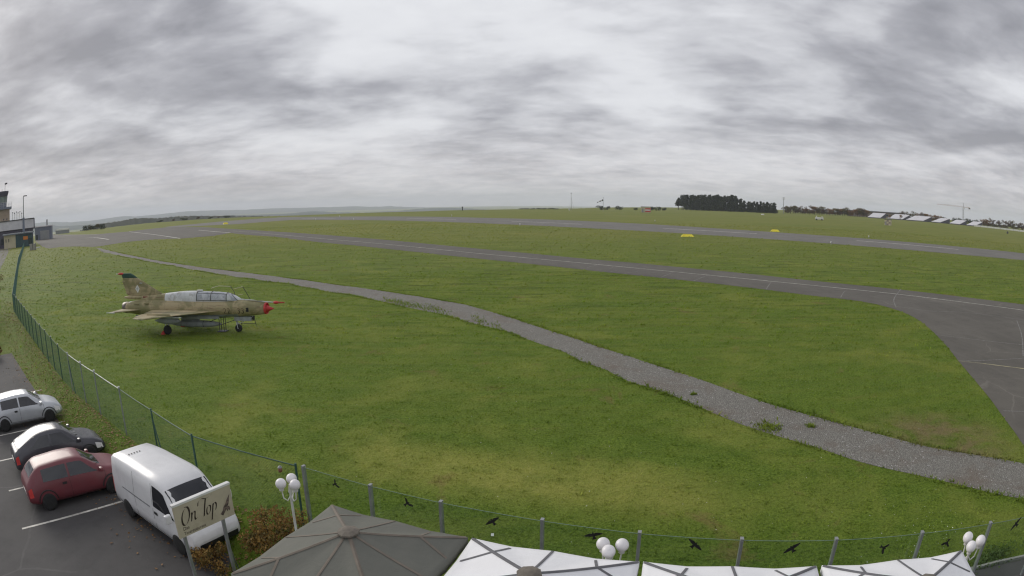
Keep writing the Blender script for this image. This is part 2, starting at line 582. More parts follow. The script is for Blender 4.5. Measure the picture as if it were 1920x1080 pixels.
# ---- grass: one colour field shared by the turf sheet and the tufts standing on it
def grass_nodes(n):
    pos = n.add('ShaderNodeNewGeometry').outputs['Position']
    sep = n.add('ShaderNodeSeparateXYZ')
    n.put(sep.inputs[0], pos)
    X, Y, Z = sep.outputs
    p2 = n.mapv(pos, (1, 1, 0.0))
    a = n.noise(p2, 0.16, 6, 0.62, 0.6)          # broad patches
    b = n.noise(p2, 0.75, 6, 0.66, 0.4)          # metre-sized clumps
    c = n.noise(p2, 5.0, 5, 0.7, 0.3)            # tussocks
    d = n.noise(n.mapv(pos, (0.012, 0.03, 0)), 1.0, 5, 0.6, 0.8)   # field scale
    green = n.mix(n.rng(b, 0.34, 0.66), (0.102, 0.165, 0.020), (0.172, 0.240, 0.034))
    green = n.mix(n.rng(c, 0.36, 0.66, 0.0, 0.75), green, (0.118, 0.176, 0.022))
    cc = n.noise(p2, 11.0, 4, 0.75, 0.2)
    green = n.mix(n.rng(cc, 0.46, 0.62, 0.0, 0.80), green, (0.050, 0.088, 0.008))  # small shadows between tufts, painted into the colour as dark flecks
    green = n.mix(n.rng(cc, 0.42, 0.32, 0.0, 0.60), green, (0.205, 0.245, 0.045))
    yel = n.mix(n.rng(c, 0.35, 0.65), (0.245, 0.262, 0.050), (0.300, 0.300, 0.075))
    # straw-coloured mown band across the foreground
    rx, ry = n.math('SUBTRACT', X, 0.5), n.math('SUBTRACT', Y, 16.3)
    ca, sa = math.cos(R(-17)), math.sin(R(-17))
    u = n.math('ADD', n.math('MULTIPLY', rx, ca), n.math('MULTIPLY', ry, sa))
    v = n.math('SUBTRACT', n.math('MULTIPLY', ry, ca), n.math('MULTIPLY', rx, sa))
    band = n.math('MULTIPLY', n.rng(n.math('ABSOLUTE', u), 3.5, 7.5, 1, 0, True), n.rng(n.math('ABSOLUTE', v), 0.4, 2.4, 1, 0, True))
    f = n.math('ADD', n.rng(a, 0.50, 0.68, 0, 0.55), n.math('MULTIPLY', band, 0.85))
    f = n.math('MULTIPLY', f, n.rng(b, 0.25, 0.6, 0.45, 1.0))
    col = n.mix(f, green, yel)
    # mown swathes running with the path
    sw = n.noise(n.mapv(pos, (0.05, 1.0, 0), rot=(0, 0, R(48))), 1.6, 3, 0.5, 0.2)
    col = n.mix(n.math('MULTIPLY', n.rng(sw, 0.45, 0.62, 0, 0.5), n.rng(Y, 18, 40, 0.25, 1)), col, (0.185, 0.205, 0.036))
    sw2 = n.noise(n.mapv(pos, (0.16, 0.8, 0), rot=(0, 0, R(30))), 1.0, 6, 0.7, 0.4)
    col = n.mix(n.math('MULTIPLY', n.rng(sw2, 0.51, 0.63, 0, 0.85), n.rng(Y, 24, 60, 0.1, 1)), col, (0.062, 0.092, 0.014))
    # autumn-brown worn spots
    e = n.noise(n.mapv(pos, (1, 1, 0), (31, 7, 0)), 0.33, 6, 0.68, 0.8)
    col = n.mix(n.rng(e, 0.60, 0.72, 0, 0.62), col, (0.205, 0.140, 0.060))
    # worn ground in the wedge beside the taxiway turning
    wx, wy = n.math('SUBTRACT', X, 15.6), n.math('SUBTRACT', Y, 16.6)
    wd = n.math('SQRT', n.math('ADD', n.math('MULTIPLY', wx, wx), n.math('MULTIPLY', wy, wy)))
    col = n.mix(n.math('MULTIPLY', n.rng(wd, 1.0, 4.4, 0.9, 0, True), n.rng(b, 0.36, 0.58, 0.1, 1)), col, (0.195, 0.155, 0.075))
    # rougher, more olive pasture farther out
    far = n.rng(Y, 40, 190, 0, 1, True)
    oliv = n.mix(n.rng(n.noise(n.mapv(pos, (0.05, 0.16, 0)), 1.0, 6, 0.66, 0.5), 0.32, 0.68), (0.150, 0.166, 0.034), (0.222, 0.222, 0.055))
    col = n.mix(n.math('MULTIPLY', far, n.rng(d, 0.3, 0.62, 0.45, 0.95)), col, oliv)
    return pos, col, b, c


def make_grass_mat(name, tuft):
    m = bpy.data.materials.new(name)
    m.use_nodes = True
    n = N(m.node_tree)
    pos, col, b, c = grass_nodes(n)
    p = n.add('ShaderNodeBsdfPrincipled', i_Roughness=0.75)
    p.inputs['Specular IOR Level'].default_value = 0.06
    if tuft:
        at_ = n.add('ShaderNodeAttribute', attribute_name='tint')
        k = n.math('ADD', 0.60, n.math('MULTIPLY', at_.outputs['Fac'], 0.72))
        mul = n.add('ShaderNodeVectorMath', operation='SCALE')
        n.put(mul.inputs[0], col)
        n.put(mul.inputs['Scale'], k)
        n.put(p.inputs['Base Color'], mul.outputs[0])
        gn = n.add('ShaderNodeNewGeometry').outputs['Normal']
        up = n.add('ShaderNodeVectorMath', operation='ADD')
        n.put(up.inputs[0], gn)
        up.inputs[1].default_value = (0, 0, 1.6)
        nm = n.add('ShaderNodeVectorMath', operation='NORMALIZE')
        n.put(nm.inputs[0], up.outputs[0])
        n.put(p.inputs['Normal'], nm.outputs[0])
        tr = n.add('ShaderNodeBsdfTranslucent')
        n.put(tr.inputs[0], mul.outputs[0])
        dn = n.add('ShaderNodeVectorMath', operation='SCALE')
        n.put(dn.inputs[0], nm.outputs[0])
        dn.inputs['Scale'].default_value = -1.0
        n.put(tr.inputs['Normal'], dn.outputs[0])
        ms = n.add('ShaderNodeAddShader')
        n.put(ms.inputs[0], p.outputs[0])
        n.put(ms.inputs[1], tr.outputs[0])
        sh = ms.outputs[0]
    else:
        # leaf litter on the bank of the car park
        n.put(p.inputs['Base Color'], col)
        h = n.math('ADD', n.math('MULTIPLY', n.noise(pos, 1.4, 5, 0.7), 1.0), n.math('MULTIPLY', n.noise(pos, 9.0, 5, 0.75), 0.45))
        bn = n.add('ShaderNodeBump', i_Strength=0.9, i_Distance=0.16)
        n.put(bn.inputs['Height'], h)
        n.put(p.inputs['Normal'], bn.outputs[0])
        sh = p.outputs[0]
    out = n.add('ShaderNodeOutputMaterial')
    n.put(out.inputs[0], sh)
    return m


M['turf'] = make_grass_mat('turf', False)
M['tuft'] = make_grass_mat('grass_blades', True)


def make_ground():
    az = np.concatenate([np.radians(np.arange(-180, -62, 6)), np.radians(np.arange(-62, 62, 0.6)), np.radians(np.arange(62, 180, 6))])
    rad = [0.0, 1.5, 3.0]
    while rad[-1] < 13000:
        rad.append(rad[-1] * (1.028 if rad[-1] < 90 else 1.055))
    rad = np.array(rad)
    A, Rr = np.meshgrid(az, rad)
    P = np.stack([np.sin(A) * Rr, np.cos(A) * Rr], -1).reshape(-1, 2)
    z = ground_z(P)
    V = np.column_stack([P, z])
    na = len(az)
    i, j = np.meshgrid(np.arange(len(rad) - 1), np.arange(na), indexing='ij')
    k = (j + 1) % na
    F = np.stack([i * na + j, (i + 1) * na + j, (i + 1) * na + k, i * na + k], -1).reshape(-1, 4)
    o = np_mesh('ground', V, F[:, ::-1], M['turf'], True)
    tag(o, kind='structure')


make_ground()


# ---- hard surfaces
def asphalt_mat(name, base, lt, stain=0.5, sc=1.0):
    m = bpy.data.materials.new(name)
    m.use_nodes = True
    n = N(m.node_tree)
    pos = n.add('ShaderNodeNewGeometry').outputs['Position']
    a = n.noise(pos, 0.12 * sc, 6, 0.65, 0.6)
    b = n.noise(pos, 0.9 * sc, 6, 0.7, 0.3)
    g = n.noise(pos, 55.0, 3, 0.7)
    c = n.mix(n.rng(a, 0.32, 0.68), base, lt)
    c = n.mix(n.rng(b, 0.48, 0.72, 0, stain), c, tuple(q * 0.62 for q in base))
    c = n.mix(n.rng(g, 0.3, 0.7, 0.0, 0.30), c, tuple(q * 1.5 for q in lt))
    # streaks along the direction of travel
    st = n.noise(n.mapv(pos, (0.9, 0.06, 0), rot=(0, 0, R(-38))), 1.0, 4, 0.6)
    c = n.mix(n.rng(st, 0.5, 0.75, 0, 0.35), c, tuple(q * 1.35 for q in lt))
    # old crack seals: thin pale veins, here and there
    wv = n.add('ShaderNodeVectorMath', operation='ADD')
    n.put(wv.inputs[0], pos)
    n.put(wv.inputs[1], n.noise(pos, 0.35, 4, 0.6, 0, 'Color'))
    vo = n.add('ShaderNodeTexVoronoi', feature='DISTANCE_TO_EDGE', i_Scale=0.16)
    n.put(vo.inputs['Vector'], wv.outputs[0])
    vein = n.math('MULTIPLY', n.rng(vo.outputs['Distance'], 0.004, 0.010, 1, 0), n.rng(a, 0.48, 0.58, 0, 0.45))
    c = n.mix(vein, c, tuple(q * 1.7 for q in lt))
    p = n.add('ShaderNodeBsdfPrincipled', i_Roughness=0.85)
    p.inputs['Specular IOR Level'].default_value = 0.3
    n.put(p.inputs['Base Color'], c)
    bn = n.add('ShaderNodeBump', i_Strength=0.35, i_Distance=0.01)
    n.put(bn.inputs['Height'], g)
    n.put(p.inputs['Normal'], bn.outputs[0])
    out = n.add('ShaderNodeOutputMaterial')
    n.put(out.inputs[0], p.outputs[0])
    return m


M['asphalt'] = asphalt_mat('taxiway_asphalt', (0.082, 0.076, 0.064), (0.126, 0.116, 0.099))
M['runway'] = asphalt_mat('runway_asphalt', (0.116, 0.110, 0.099), (0.172, 0.164, 0.148), 0.35)
M['carpark'] = asphalt_mat('car_park_asphalt', (0.060, 0.058, 0.058), (0.090, 0.086, 0.084))
M['paint'] = mat('road_paint', (0.60, 0.58, 0.52), 0.7, 0, 0.25, 1.3, dirt=(0.22, 0.21, 0.20), dscale=2.2)
M['yellow_line'] = mat('worn_yellow_paint', (0.36, 0.325, 0.19), 0.75, 0, 0.25, 2, dirt=(0.12, 0.11, 0.10), dscale=2.5)
M['seal'] = mat('crack_seal', (0.195, 0.185, 0.175), 0.8, 0, 0.2, 3)
M['kerb'] = mat('concrete', (0.30, 0.29, 0.27), 0.85, 0, 0.15, 4, bump=0.3)

taxi_poly = [tuple(p) for p in smooth_line(TAXI_NEAR[1:] + TAXI_CURVE, 150)] + [(15.5, 10.2), (24, 6.5), (60, 20), (62, 32)] + [tuple(p) for p in smooth_line(TAXI_FAR, 120)[::-1]]
taxi_poly = [tuple(p) for p in wobble(np.array(taxi_poly), 0.05, 3)]
taxiway = tag(poly_sheet('taxiway', taxi_poly, 0.012, M['asphalt']), kind='structure')
apron = tag(poly_sheet('apron', APRON, 0.016, M['asphalt']), kind='structure')
link = tag(poly_sheet('link_taxiway', LINK, 0.022, M['runway']), kind='structure')
ra, rb = smooth_line(RUN_FAR, 110), smooth_line(RUN_NEAR, 110)
ra = np.vstack([ra, ra[-1] + (ra[-1] - ra[-2]) * 12])
rb = np.vstack([rb, rb[-1] + (rb[-1] - rb[-2]) * 12])
runway = tag(strip_sheet('runway', ra, rb, 0.014, M['runway'], 4), kind='structure')

# painted lines
line_sheet('centre_line', TAXI_LINE, 0.16, 0.018, M['paint'], taxiway, 120, 1, 0.10)
for k, ab in enumerate([[(-143.04, 402.21), (-110.76, 375.11)], [(-108.31, 380.14), (-87.07, 366.55)], [(-57.27, 333.58), (-26.846, 293.47)], [(0.110, 254.25), (25.497, 223.00)], [(48.86, 194.16), (70.67, 167.46)], [(90.27, 143.37), (110.90, 122.29)]]):
    line_sheet('centre_line_dash', ab, 0.95, 0.020, M['paint'], runway, 8, k, 0.05)
for k, ab in enumerate([[(12.182, 279.27), (20.516, 270.78)], [(33.72, 240.80), (44.83, 225.94)]]):
    line_sheet('side_marking', ab, 0.5, 0.020, M['seal'], runway, 4, k)
line_sheet('apron_line', [(-189.54, 263.06), (-136.54, 207.59), (-101.15, 168.43)], 0.5, 0.022, M['paint'], apron, 12, 4, 0.1)
line_sheet('apron_line', [(-179.38, 213.04), (-169.78, 209.43), (-143.93, 185.72)], 0.75, 0.022, M['paint'], apron, 8, 5, 0.1)
line_sheet('apron_line', [(-132.26, 236.56), (-113.24, 214.56), (-96.77, 196.28)], 0.55, 0.022, M['paint'], apron, 8, 5, 0.1)
line_sheet('apron_line', [(-110.11, 186.36), (-107.75, 191.04), (-107.70, 198.97)], 0.4, 0.022, M['seal'], apron, 8, 5, 0.1)
line_sheet('apron_line', [(-119.16, 172.58), (-114.11, 171.71)], 0.4, 0.022, M['seal'], apron, 4, 5)
line_sheet('apron_edge_strip', [(-253.99, 279.52), (-225.23, 262.56), (-201.78, 249.96)], 2.2, 0.022, M['seal'], apron, 8, 5, 0.1)
line_sheet('yellow_line', [(24.837, 26.390), (26.348, 25.132), (28.683, 22.965)], 0.13, 0.020, M['yellow_line'], taxiway, 20, 8, 0.3)
CRACKS = [[(40.31, 54.11), (35.08, 48.04), (32.12, 43.63)], [(32.61, 44.40), (34.47, 41.75), (38.59, 40.11), (42.64, 35.98)], [(41.53, 35.96), (36.74, 30.99), (30.97, 25.692)],
          [(24.952, 26.357), (27.040, 25.846), (30.53, 25.239)], [(28.262, 33.03), (30.34, 31.14), (32.00, 29.642), (33.86, 28.212)], [(20.841, 18.060), (22.155, 17.348)], [(9.056, 73.93), (10.390, 76.47), (11.296, 78.49)],
          [(10.909, 68.83), (12.283, 71.03)], [(16.111, 64.31), (18.657, 68.85)], [(24.261, 54.66), (27.273, 60.14)], [(29.633, 49.36), (32.44, 53.28)], [(12.591, 67.78), (14.649, 69.93)],
          [(18.795, 61.11), (22.440, 66.76)]]
for k, c in enumerate(CRACKS):
    L = smooth_line(c, 26) if len(c) > 2 else np.linspace(c[0], c[1], 12)
    line_sheet('sealed_crack', wobble(L, 0.05, 40 + k), 0.085, 0.019, M['seal'], taxiway, None, k, 0.35)

# ---- gravel path
def gravel_mat():
    m = bpy.data.materials.new('gravel')
    m.use_nodes = True
    n = N(m.node_tree)
    pos = n.add('ShaderNodeNewGeometry').outputs['Position']
    vo = n.add('ShaderNodeTexVoronoi', i_Scale=26.0)
    n.put(vo.inputs['Vector'], pos)
    a = n.noise(pos, 0.5, 6, 0.68, 0.5)
    b = n.noise(pos, 26.0, 4, 0.75)
    st = n.add('ShaderNodeSeparateColor')
    n.put(st.inputs[0], vo.outputs['Color'])
    c = n.mix(n.rng(st.outputs[0], 0.15, 0.95), (0.132, 0.125, 0.108), (0.255, 0.245, 0.216))
    c = n.mix(n.rng(b, 0.55, 0.75, 0, 0.6), c, (0.105, 0.096, 0.090))
    c = n.mix(n.rng(a, 0.50, 0.66, 0, 0.65), c, (0.150, 0.116, 0.088))
    c = n.mix(n.rng(st.outputs[1], 0.982, 0.988, 0, 1), c, (0.48, 0.47, 0.46))
    p = n.add('ShaderNodeBsdfPrincipled', i_Roughness=0.9)
    n.put(p.inputs['Base Color'], c)
    bn = n.add('ShaderNodeBump', i_Strength=0.8, i_Distance=0.03)
    n.put(bn.inputs['Height'], n.math('SUBTRACT', n.math('MULTIPLY', b, 0.5), vo.outputs['Distance']))
    n.put(p.inputs['Normal'], bn.outputs[0])
    out = n.add('ShaderNodeOutputMaterial')
    n.put(out.inputs[0], p.outputs[0])
    return m


M['gravel'] = gravel_mat()
pu, pl_ = smooth_line(PATH_UP, 460), smooth_line(PATH_LO, 460)
pu, pl_ = wobble(pu, 0.17, 5), wobble(pl_, 0.27, 6)
path = tag(strip_sheet('gravel_path', pu, pl_, 0.010, M['gravel'], 6), kind='structure')
path_poly = [tuple(p) for p in pu] + [tuple(p) for p in pl_[::-1]]

# ---- car park, terrace, forecourt
cp = np.array(CARPARK)
cpi = [(-7.6, -30), (-6.6, 10.2), (-7.4, 13.3), (-12.2, 15.0), (-17.2, 18.0), (-25.6, 23.7), (-40, 33.8), (-75, 33.8), (-75, -30)]
car_park = tag(poly_sheet('car_park', cpi, -0.694, M['carpark']), kind='structure')
for k in range(6):
    x0, y0 = -11.7 - 2.53 * k, 14.75 + 1.87 * k
    line_sheet('bay_line', [(x0, y0), (x0 - 2.7, y0 - 3.9)], 0.11, -0.689, M['paint'], car_park, 2)
M['paving'] = mat('terrace_paving', (0.20, 0.185, 0.17), 0.85, 0, 0.2, 2, bump=0.3, bscale=15)
terr = MB().prism([(-4.7, -12), (30, -12), (30, 3.0), (8.9, 6.9), (-0.4, 9.9), (-4.7, 11.3)][::1], -0.9, 0.05)
terrace = tag(terr.build('terrace', M['paving']), kind='structure')
fore = poly_sheet('forecourt', [(9.405, 8.548), (10.408, 8.589), (11.509, 8.287), (12.586, 7.901), (13.432, 7.560)] + [(30, 6), (30, 2), (8.2, 5.8)], 0.056, M['carpark'])
tag(fore, kind='structure')
tag(poly_sheet('access_road', [(-99.80, 85.62), (-121.10, 105.88), (-152.81, 135.51), (-195.36, 176.39), (-216.55, 198.90), (-244.36, 216.13), (-236.45, 201.14), (-109.99, 92.38)], 0.02, M['asphalt']), kind='structure')
kb = MB()
kl = [(9.643, 8.627), (10.496, 8.653), (11.594, 8.393), (12.681, 8.008), (13.429, 7.717)]
for a, b in zip(kl[:-1], kl[1:]):
    c, d = Vector((*a, 0)), Vector((*b, 0))
    mid = (c + d) / 2
    kb.box((mid.x, mid.y, 0.04), ((d - c).length - 0.01, 0.09, 0.14), Matrix.Rotation(math.atan2(d.y - c.y, d.x - c.x), 3, 'Z'), 0.012)
tag(kb.build('kerb', M['kerb']), kind='structure')


# ---- grass tufts: real blades in the near field, clumps farther out
BLOCK = [path_poly, [tuple(p) for p in ra] + [tuple(p) for p in rb[::-1]], LINK, taxi_poly, APRON, cpi, [(-4.7, -12), (30, -12), (30, 3.0), (8.9, 6.9), (-0.4, 9.9), (-4.7, 11.3)],
         [(9.405, 8.548), (10.408, 8.589), (11.509, 8.287), (12.586, 7.901), (13.432, 7.560)] + [(30, 6), (30, 2), (8.2, 5.8)]]


def scatter_grass(name, count, r0, r1, power, h, w, seed, nb=3):
    g = np.random.default_rng(seed)
    u = g.random(count)
    r = (r0 ** power + u * (r1 ** power - r0 ** power)) ** (1 / power)
    az = np.radians(g.uniform(-54, 56, count))
    P = np.stack([np.sin(az) * r, np.cos(az) * r], 1)
    # gather into clumps
    cl = np.sin(P[:, 0] * 3.3 + 1.9 * np.sin(P[:, 1] * 1.1)) * np.sin(P[:, 1] * 3.9 + 1.7 * np.sin(P[:, 0] * 0.9)) + 0.7 * np.sin(P[:, 0] * 7.1 + P[:, 1] * 3.3) * np.sin(P[:, 1] * 8.3 - P[:, 0] * 2.2)
    keep = g.random(count) < np.clip(0.55 + 0.25 * cl, 0.2, 1)
    for b in BLOCK:
        keep &= ~inside(P, b)
    # a few tufts creep in from the path edge
    P, r = P[keep], r[keep]
    cl = cl[keep]
    n = len(P)
    z = ground_z(P)
    sz = g.lognormal(0, 0.30, n) * (1 + 0.007 * np.maximum(r - 12, 0)) * (1 + 0.22 * np.clip(cl, -1, 1.2))
    V = np.zeros((n, nb, 3, 3))
    base_t = np.zeros((n, nb, 3))
    tint = g.random(n)
    for k in range(nb):
        a = g.uniform(0, 2 * np.pi, n)
        ln = g.uniform(0.25, 1.1, n)
        hh = h * sz * g.uniform(0.6, 1.15, n)
        ww = w * sz * g.uniform(0.7, 1.3, n)
        off = g.normal(size=(n, 2)) * (w * 1.1 * sz)[:, None]
        dx, dy = np.cos(a), np.sin(a)
        bx, by = P[:, 0] + off[:, 0], P[:, 1] + off[:, 1]
        V[:, k, 0] = np.stack([bx - dy * ww, by + dx * ww, z - 0.01], 1)
        V[:, k, 1] = np.stack([bx + dy * ww, by - dx * ww, z - 0.01], 1)
        V[:, k, 2] = np.stack([bx + dx * hh * ln, by + dy * hh * ln, z + hh], 1)
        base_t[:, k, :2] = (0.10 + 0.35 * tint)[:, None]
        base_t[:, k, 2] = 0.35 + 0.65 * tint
    F = np.arange(n * nb * 3).reshape(-1, 3)
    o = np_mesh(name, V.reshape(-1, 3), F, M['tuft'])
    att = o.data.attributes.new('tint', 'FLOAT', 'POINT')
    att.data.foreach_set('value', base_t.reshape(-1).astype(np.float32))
    return o


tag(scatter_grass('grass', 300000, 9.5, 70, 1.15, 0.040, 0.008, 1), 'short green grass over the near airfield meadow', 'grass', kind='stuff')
def edge_grass():
    """longer grass leaning over both edges of the path, and a grown-over strip on it"""
    g = np.random.default_rng(19)
    P = []
    for line, k0, sgn in ((pu, 0.0, 1), (pl_, 0.0, -1)):
        t = np.gradient(line, axis=0)
        t /= np.linalg.norm(t, axis=1)[:, None] + 1e-9
        nn = np.stack([-t[:, 1], t[:, 0]], 1)
        side = np.sign(((pu - pl_) * nn).sum(1))[:, None] * sgn      # away from the path
        for rep in range(16):
            m = len(line)
            i = g.integers(60, len(line) - 1, m)
            f = g.random(m)[:, None]
            q = line[i] * (1 - f) + line[i + 1] * f
            kp = (np.sin(i * 0.31) + np.sin(i * 0.13 + 1.3 * sgn) + g.normal(size=m) * 0.8 > -0.3)
            i, q = i[kp], q[kp]
            m = len(i)
            P.append(q + nn[i] * side[i] * (0.10 + g.normal(size=(m, 1)) * 0.13) + g.normal(size=(m, 2)) * 0.04)
    # the half-grown strip along the near edge and odd tufts in the gravel
    i0, i1 = [int(np.argmin(np.abs(pl_[:, 0] - x))) for x in (-10.0, -0.5)]
    dens = np.clip(np.interp(np.arange(len(pl_)), np.arange(0, len(pl_) + 3, 3), g.normal(0.45, 0.42, len(np.arange(0, len(pl_) + 3, 3)))), 0, 1)
    for rep in range(2600):
        i = int(g.integers(i0, i1))
        w = abs(g.normal(0.20, 0.13)) + 0.02
        if g.random() < dens[i]:
            P.append((pl_[i] * (1 - w) + pu[i] * w + g.normal(size=2) * 0.05)[None])
    for c, r in (((9.259, 19.645), 0.26), ((10.941, 19.419), 0.09), ((7.606, 23.879), 0.06)):
        P.append(np.array(c) + g.normal(size=(int(900 * r), 2)) * r)
    return np.vstack(P)


def scatter_at(name, P, h, w, seed, nb=3):
    g = np.random.default_rng(seed)
    n = len(P)
    sz = g.lognormal(0, 0.3, n)
    tint = g.random(n)
    V = np.zeros((n, nb, 3, 3))
    T = np.zeros((n, nb, 3))
    for k in range(nb):
        a = g.uniform(0, 2 * np.pi, n)
        ln = g.uniform(0.2, 1.0, n)
        hh, ww = h * sz * g.uniform(0.6, 1.2, n), w * sz
        dx, dy = np.cos(a), np.sin(a)
        V[:, k, 0] = np.stack([P[:, 0] - dy * ww, P[:, 1] + dx * ww, np.zeros(n)], 1)
        V[:, k, 1] = np.stack([P[:, 0] + dy * ww, P[:, 1] - dx * ww, np.zeros(n)], 1)
        V[:, k, 2] = np.stack([P[:, 0] + dx * hh * ln, P[:, 1] + dy * hh * ln, hh], 1)
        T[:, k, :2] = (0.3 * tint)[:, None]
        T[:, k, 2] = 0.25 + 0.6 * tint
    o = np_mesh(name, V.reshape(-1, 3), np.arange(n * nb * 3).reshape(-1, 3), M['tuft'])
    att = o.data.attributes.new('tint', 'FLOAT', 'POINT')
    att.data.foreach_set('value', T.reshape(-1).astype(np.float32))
    return o


tag(scatter_at('edge_grass', edge_grass(), 0.085, 0.018, 23), 'longer grass leaning over the gravel path edges', 'grass', kind='stuff')
tag(scatter_grass('grass_tussocks', 70000, 35, 260, 1.0, 0.060, 0.030, 2), 'rougher olive grass tussocks on the far field', 'grass', kind='stuff')

# ------------------------------------------------------------------ wire fence along the field
def seg_frame(a, b):
    a, b = Vector((*a[:2], 0)), Vector((*b[:2], 0))
    d = b - a
    return a, d.normalized(), d.length


def make_wire_fence():
    root = thing('chain_link_fence', 'green chain-link fence running up the left side of the field', 'fence', (*FENCE[0], 0))
    O = Vector((*FENCE[0], 0))
    hgt = 1.82
    n = len(FENCE)
    for i, p in enumerate(FENCE):
        far = i > 19
        q = Vector((*p, 0)) - O
        MB().tube([(q.x, q.y, -0.1), (q.x, q.y, hgt + 0.04)], 0.028 if i not in (0, 1) else 0.032, 8).build('post', M['green_metal'] if (i < 3 or i > 6) else M['galv'], root)
        if i in (4, 5):
            MB().lathe([(0.045, 0), (0.045, 0.05), (0.0, 0.07)], (q.x, q.y, hgt + 0.03), 'Z', 8).build('post_cap', M['white_metal'], root)
        if 2 < i < 20:
            MB().lathe([(0.04, 0), (0.04, 0.03), (0.0, 0.045)], (q.x, q.y, hgt + 0.04), 'Z', 8).build('post_cap', M['white_metal'], root)
        if i == n - 1:
            break
        a, d, L = seg_frame(p, FENCE[i + 1])
        a = a - O
        e = a + d * L
        rail = 0.016 if i < 6 else 0.010
        MB().tube([(a.x, a.y, hgt - 0.02), ((a.x + e.x) / 2, (a.y + e.y) / 2, hgt - 0.03), (e.x, e.y, hgt - 0.02)], rail, 6).build('top_rail', M['green_metal'] if i not in (3, 4, 5) else M['galv'], root)
        # diamond mesh: two families of slanted wires
        sp = 0.075 if i < 8 else (0.11 if i < 20 else (0.18 if i < 34 else 0.30))
        r = 0.0018 if i < 8 else (0.0025 if i < 20 else (0.0042 if i < 34 else 0.008))
        vs_, fs = [], []
        z0, z1 = 0.03, hgt - 0.03
        hh = z1 - z0
        nn = d.cross(Vector((0, 0, 1)))
        for s in (1, -1):
            t = -hh
            while t < L:
                u0, u1 = (t, t + hh)
                za, zb = (z0, z1) if s > 0 else (z1, z0)
                c0, c1 = max(0, u0), min(L, u1)
                if c1 - c0 > 0.02:
                    f0, f1 = (c0 - u0) / hh, (c1 - u0) / hh
                    A = a + d * c0 + Vector((0, 0, za + (zb - za) * f0))
                    B = a + d * c1 + Vector((0, 0, za + (zb - za) * f1))
                    w = (B - A).normalized()
                    k = w.cross(nn).normalized()
                    b0 = len(vs_)
                    for P in (A, B):
                        for g in (0, 1, 2):
                            ang = g * 2.0944
                            vs_.append(P + k * (r * math.cos(ang)) + nn * (r * math.sin(ang) + 0.002 * s))
                    for g in range(3):
                        h2 = (g + 1) % 3
                        fs.append((b0 + g, b0 + h2, b0 + 3 + h2, b0 + 3 + g))
                t += sp
        me = bpy.data.meshes.new('wire_mesh')
        me.from_pydata(vs_, [], fs)
        me.materials.append(M['wire'])
        o = bpy.data.objects.new('wire_mesh', me)
        COL.objects.link(o)
        o.parent = root
    # slanted stay on two near posts
    for i in (2, 6):
        p = Vector((*FENCE[i], 0)) - O
        a, d, L = seg_frame(FENCE[i], FENCE[i - 1])
        MB().tube([(p.x, p.y, 1.5), (p.x + d.x * 0.55, p.y + d.y * 0.55, -0.1)], 0.022, 6).build('stay', M['green_metal'], root)
    return root


make_wire_fence()
_l = Vector(FENCE[0]).lerp(Vector(FENCE[1]), 0.13)
rb_ = thing('fence_lantern', 'small faded red lantern hung from the green fence rail', 'lantern', (_l.x, _l.y - 0.05, 1.50))
rb_.scale = (0.62, 0.62, 0.62)
MB().lathe([(0.04, 0.0), (0.085, 0.03), (0.085, 0.17), (0.05, 0.21)], (0, 0, 0.05), 'Z', 12).build('lantern_body', mat('faded_red_tin', (0.24, 0.11, 0.07), 0.6), rb_)
MB().lathe([(0.10, 0.26), (0.06, 0.32), (0.0, 0.34)], (0, 0, 0), 'Z', 12).build('lantern_cap', M['grey_metal'], rb_)


# ------------------------------------------------------------------ glass wind fence round the terrace
def glass_mat():
    m = bpy.data.materials.new('clear_glass')
    m.use_nodes = True
    n = N(m.node_tree)
    t = n.add('ShaderNodeBsdfTransparent', i_Color=(0.89, 0.93, 0.91))
    g = n.add('ShaderNodeBsdfGlossy', i_Roughness=0.02)
    lw = n.add('ShaderNodeLayerWeight', i_Blend=0.5)
    fr = n.math('ADD', 0.025, n.math('MULTIPLY', n.math('POWER', lw.outputs['Facing'], 4.0), 0.45))
    ms = n.add('ShaderNodeMixShader')
    n.put(ms.inputs[0], fr)
    n.put(ms.inputs[1], t.outputs[0])
    n.put(ms.inputs[2], g.outputs[0])
    out = n.add('ShaderNodeOutputMaterial')
    n.put(out.inputs[0], ms.outputs[0])
    return m


M['glass'] = glass_mat()
M['glass_edge'] = mat('green_glass_edge', (0.16, 0.24, 0.20), 0.2, 0, 0.1, 4)
GP = [(-5.015, 12.984), (-3.166, 12.165), (-1.504, 11.487), (0.580, 10.727), (2.407, 10.103), (4.296, 9.551), (6.151, 9.044), (8.103, 8.538), (9.977, 8.002)] + [(11.85, 7.42)]
# flying-bird outlines (span along x, head to +y), each slightly different
BIRDS = [
    [(0, 0.34), (0.08, 0.27), (0.09, 0.17), (0.30, 0.24), (0.60, 0.17), (0.98, 0.06), (0.80, -0.05), (0.55, -0.09), (0.34, -0.13), (0.13, -0.14), (0.12, -0.28), (0.24, -0.50), (0, -0.46),
     (-0.24, -0.50), (-0.12, -0.28), (-0.13, -0.14), (-0.34, -0.13), (-0.55, -0.09), (-0.80, -0.05), (-0.98, 0.06), (-0.60, 0.17), (-0.30, 0.24), (-0.09, 0.17), (-0.08, 0.27)],
    [(0, 0.36), (0.09, 0.27), (0.11, 0.16), (0.30, 0.34), (0.56, 0.56), (0.76, 0.52), (0.74, 0.34), (0.44, 0.02), (0.14, -0.12), (0.10, -0.32), (0.28, -0.66), (0.04, -0.60),
     (-0.18, -0.64), (-0.08, -0.32), (-0.14, -0.12), (-0.36, 0.00), (-0.62, 0.14), (-0.80, 0.24), (-0.56, 0.38), (-0.28, 0.30), (-0.10, 0.16), (-0.09, 0.27)],
]


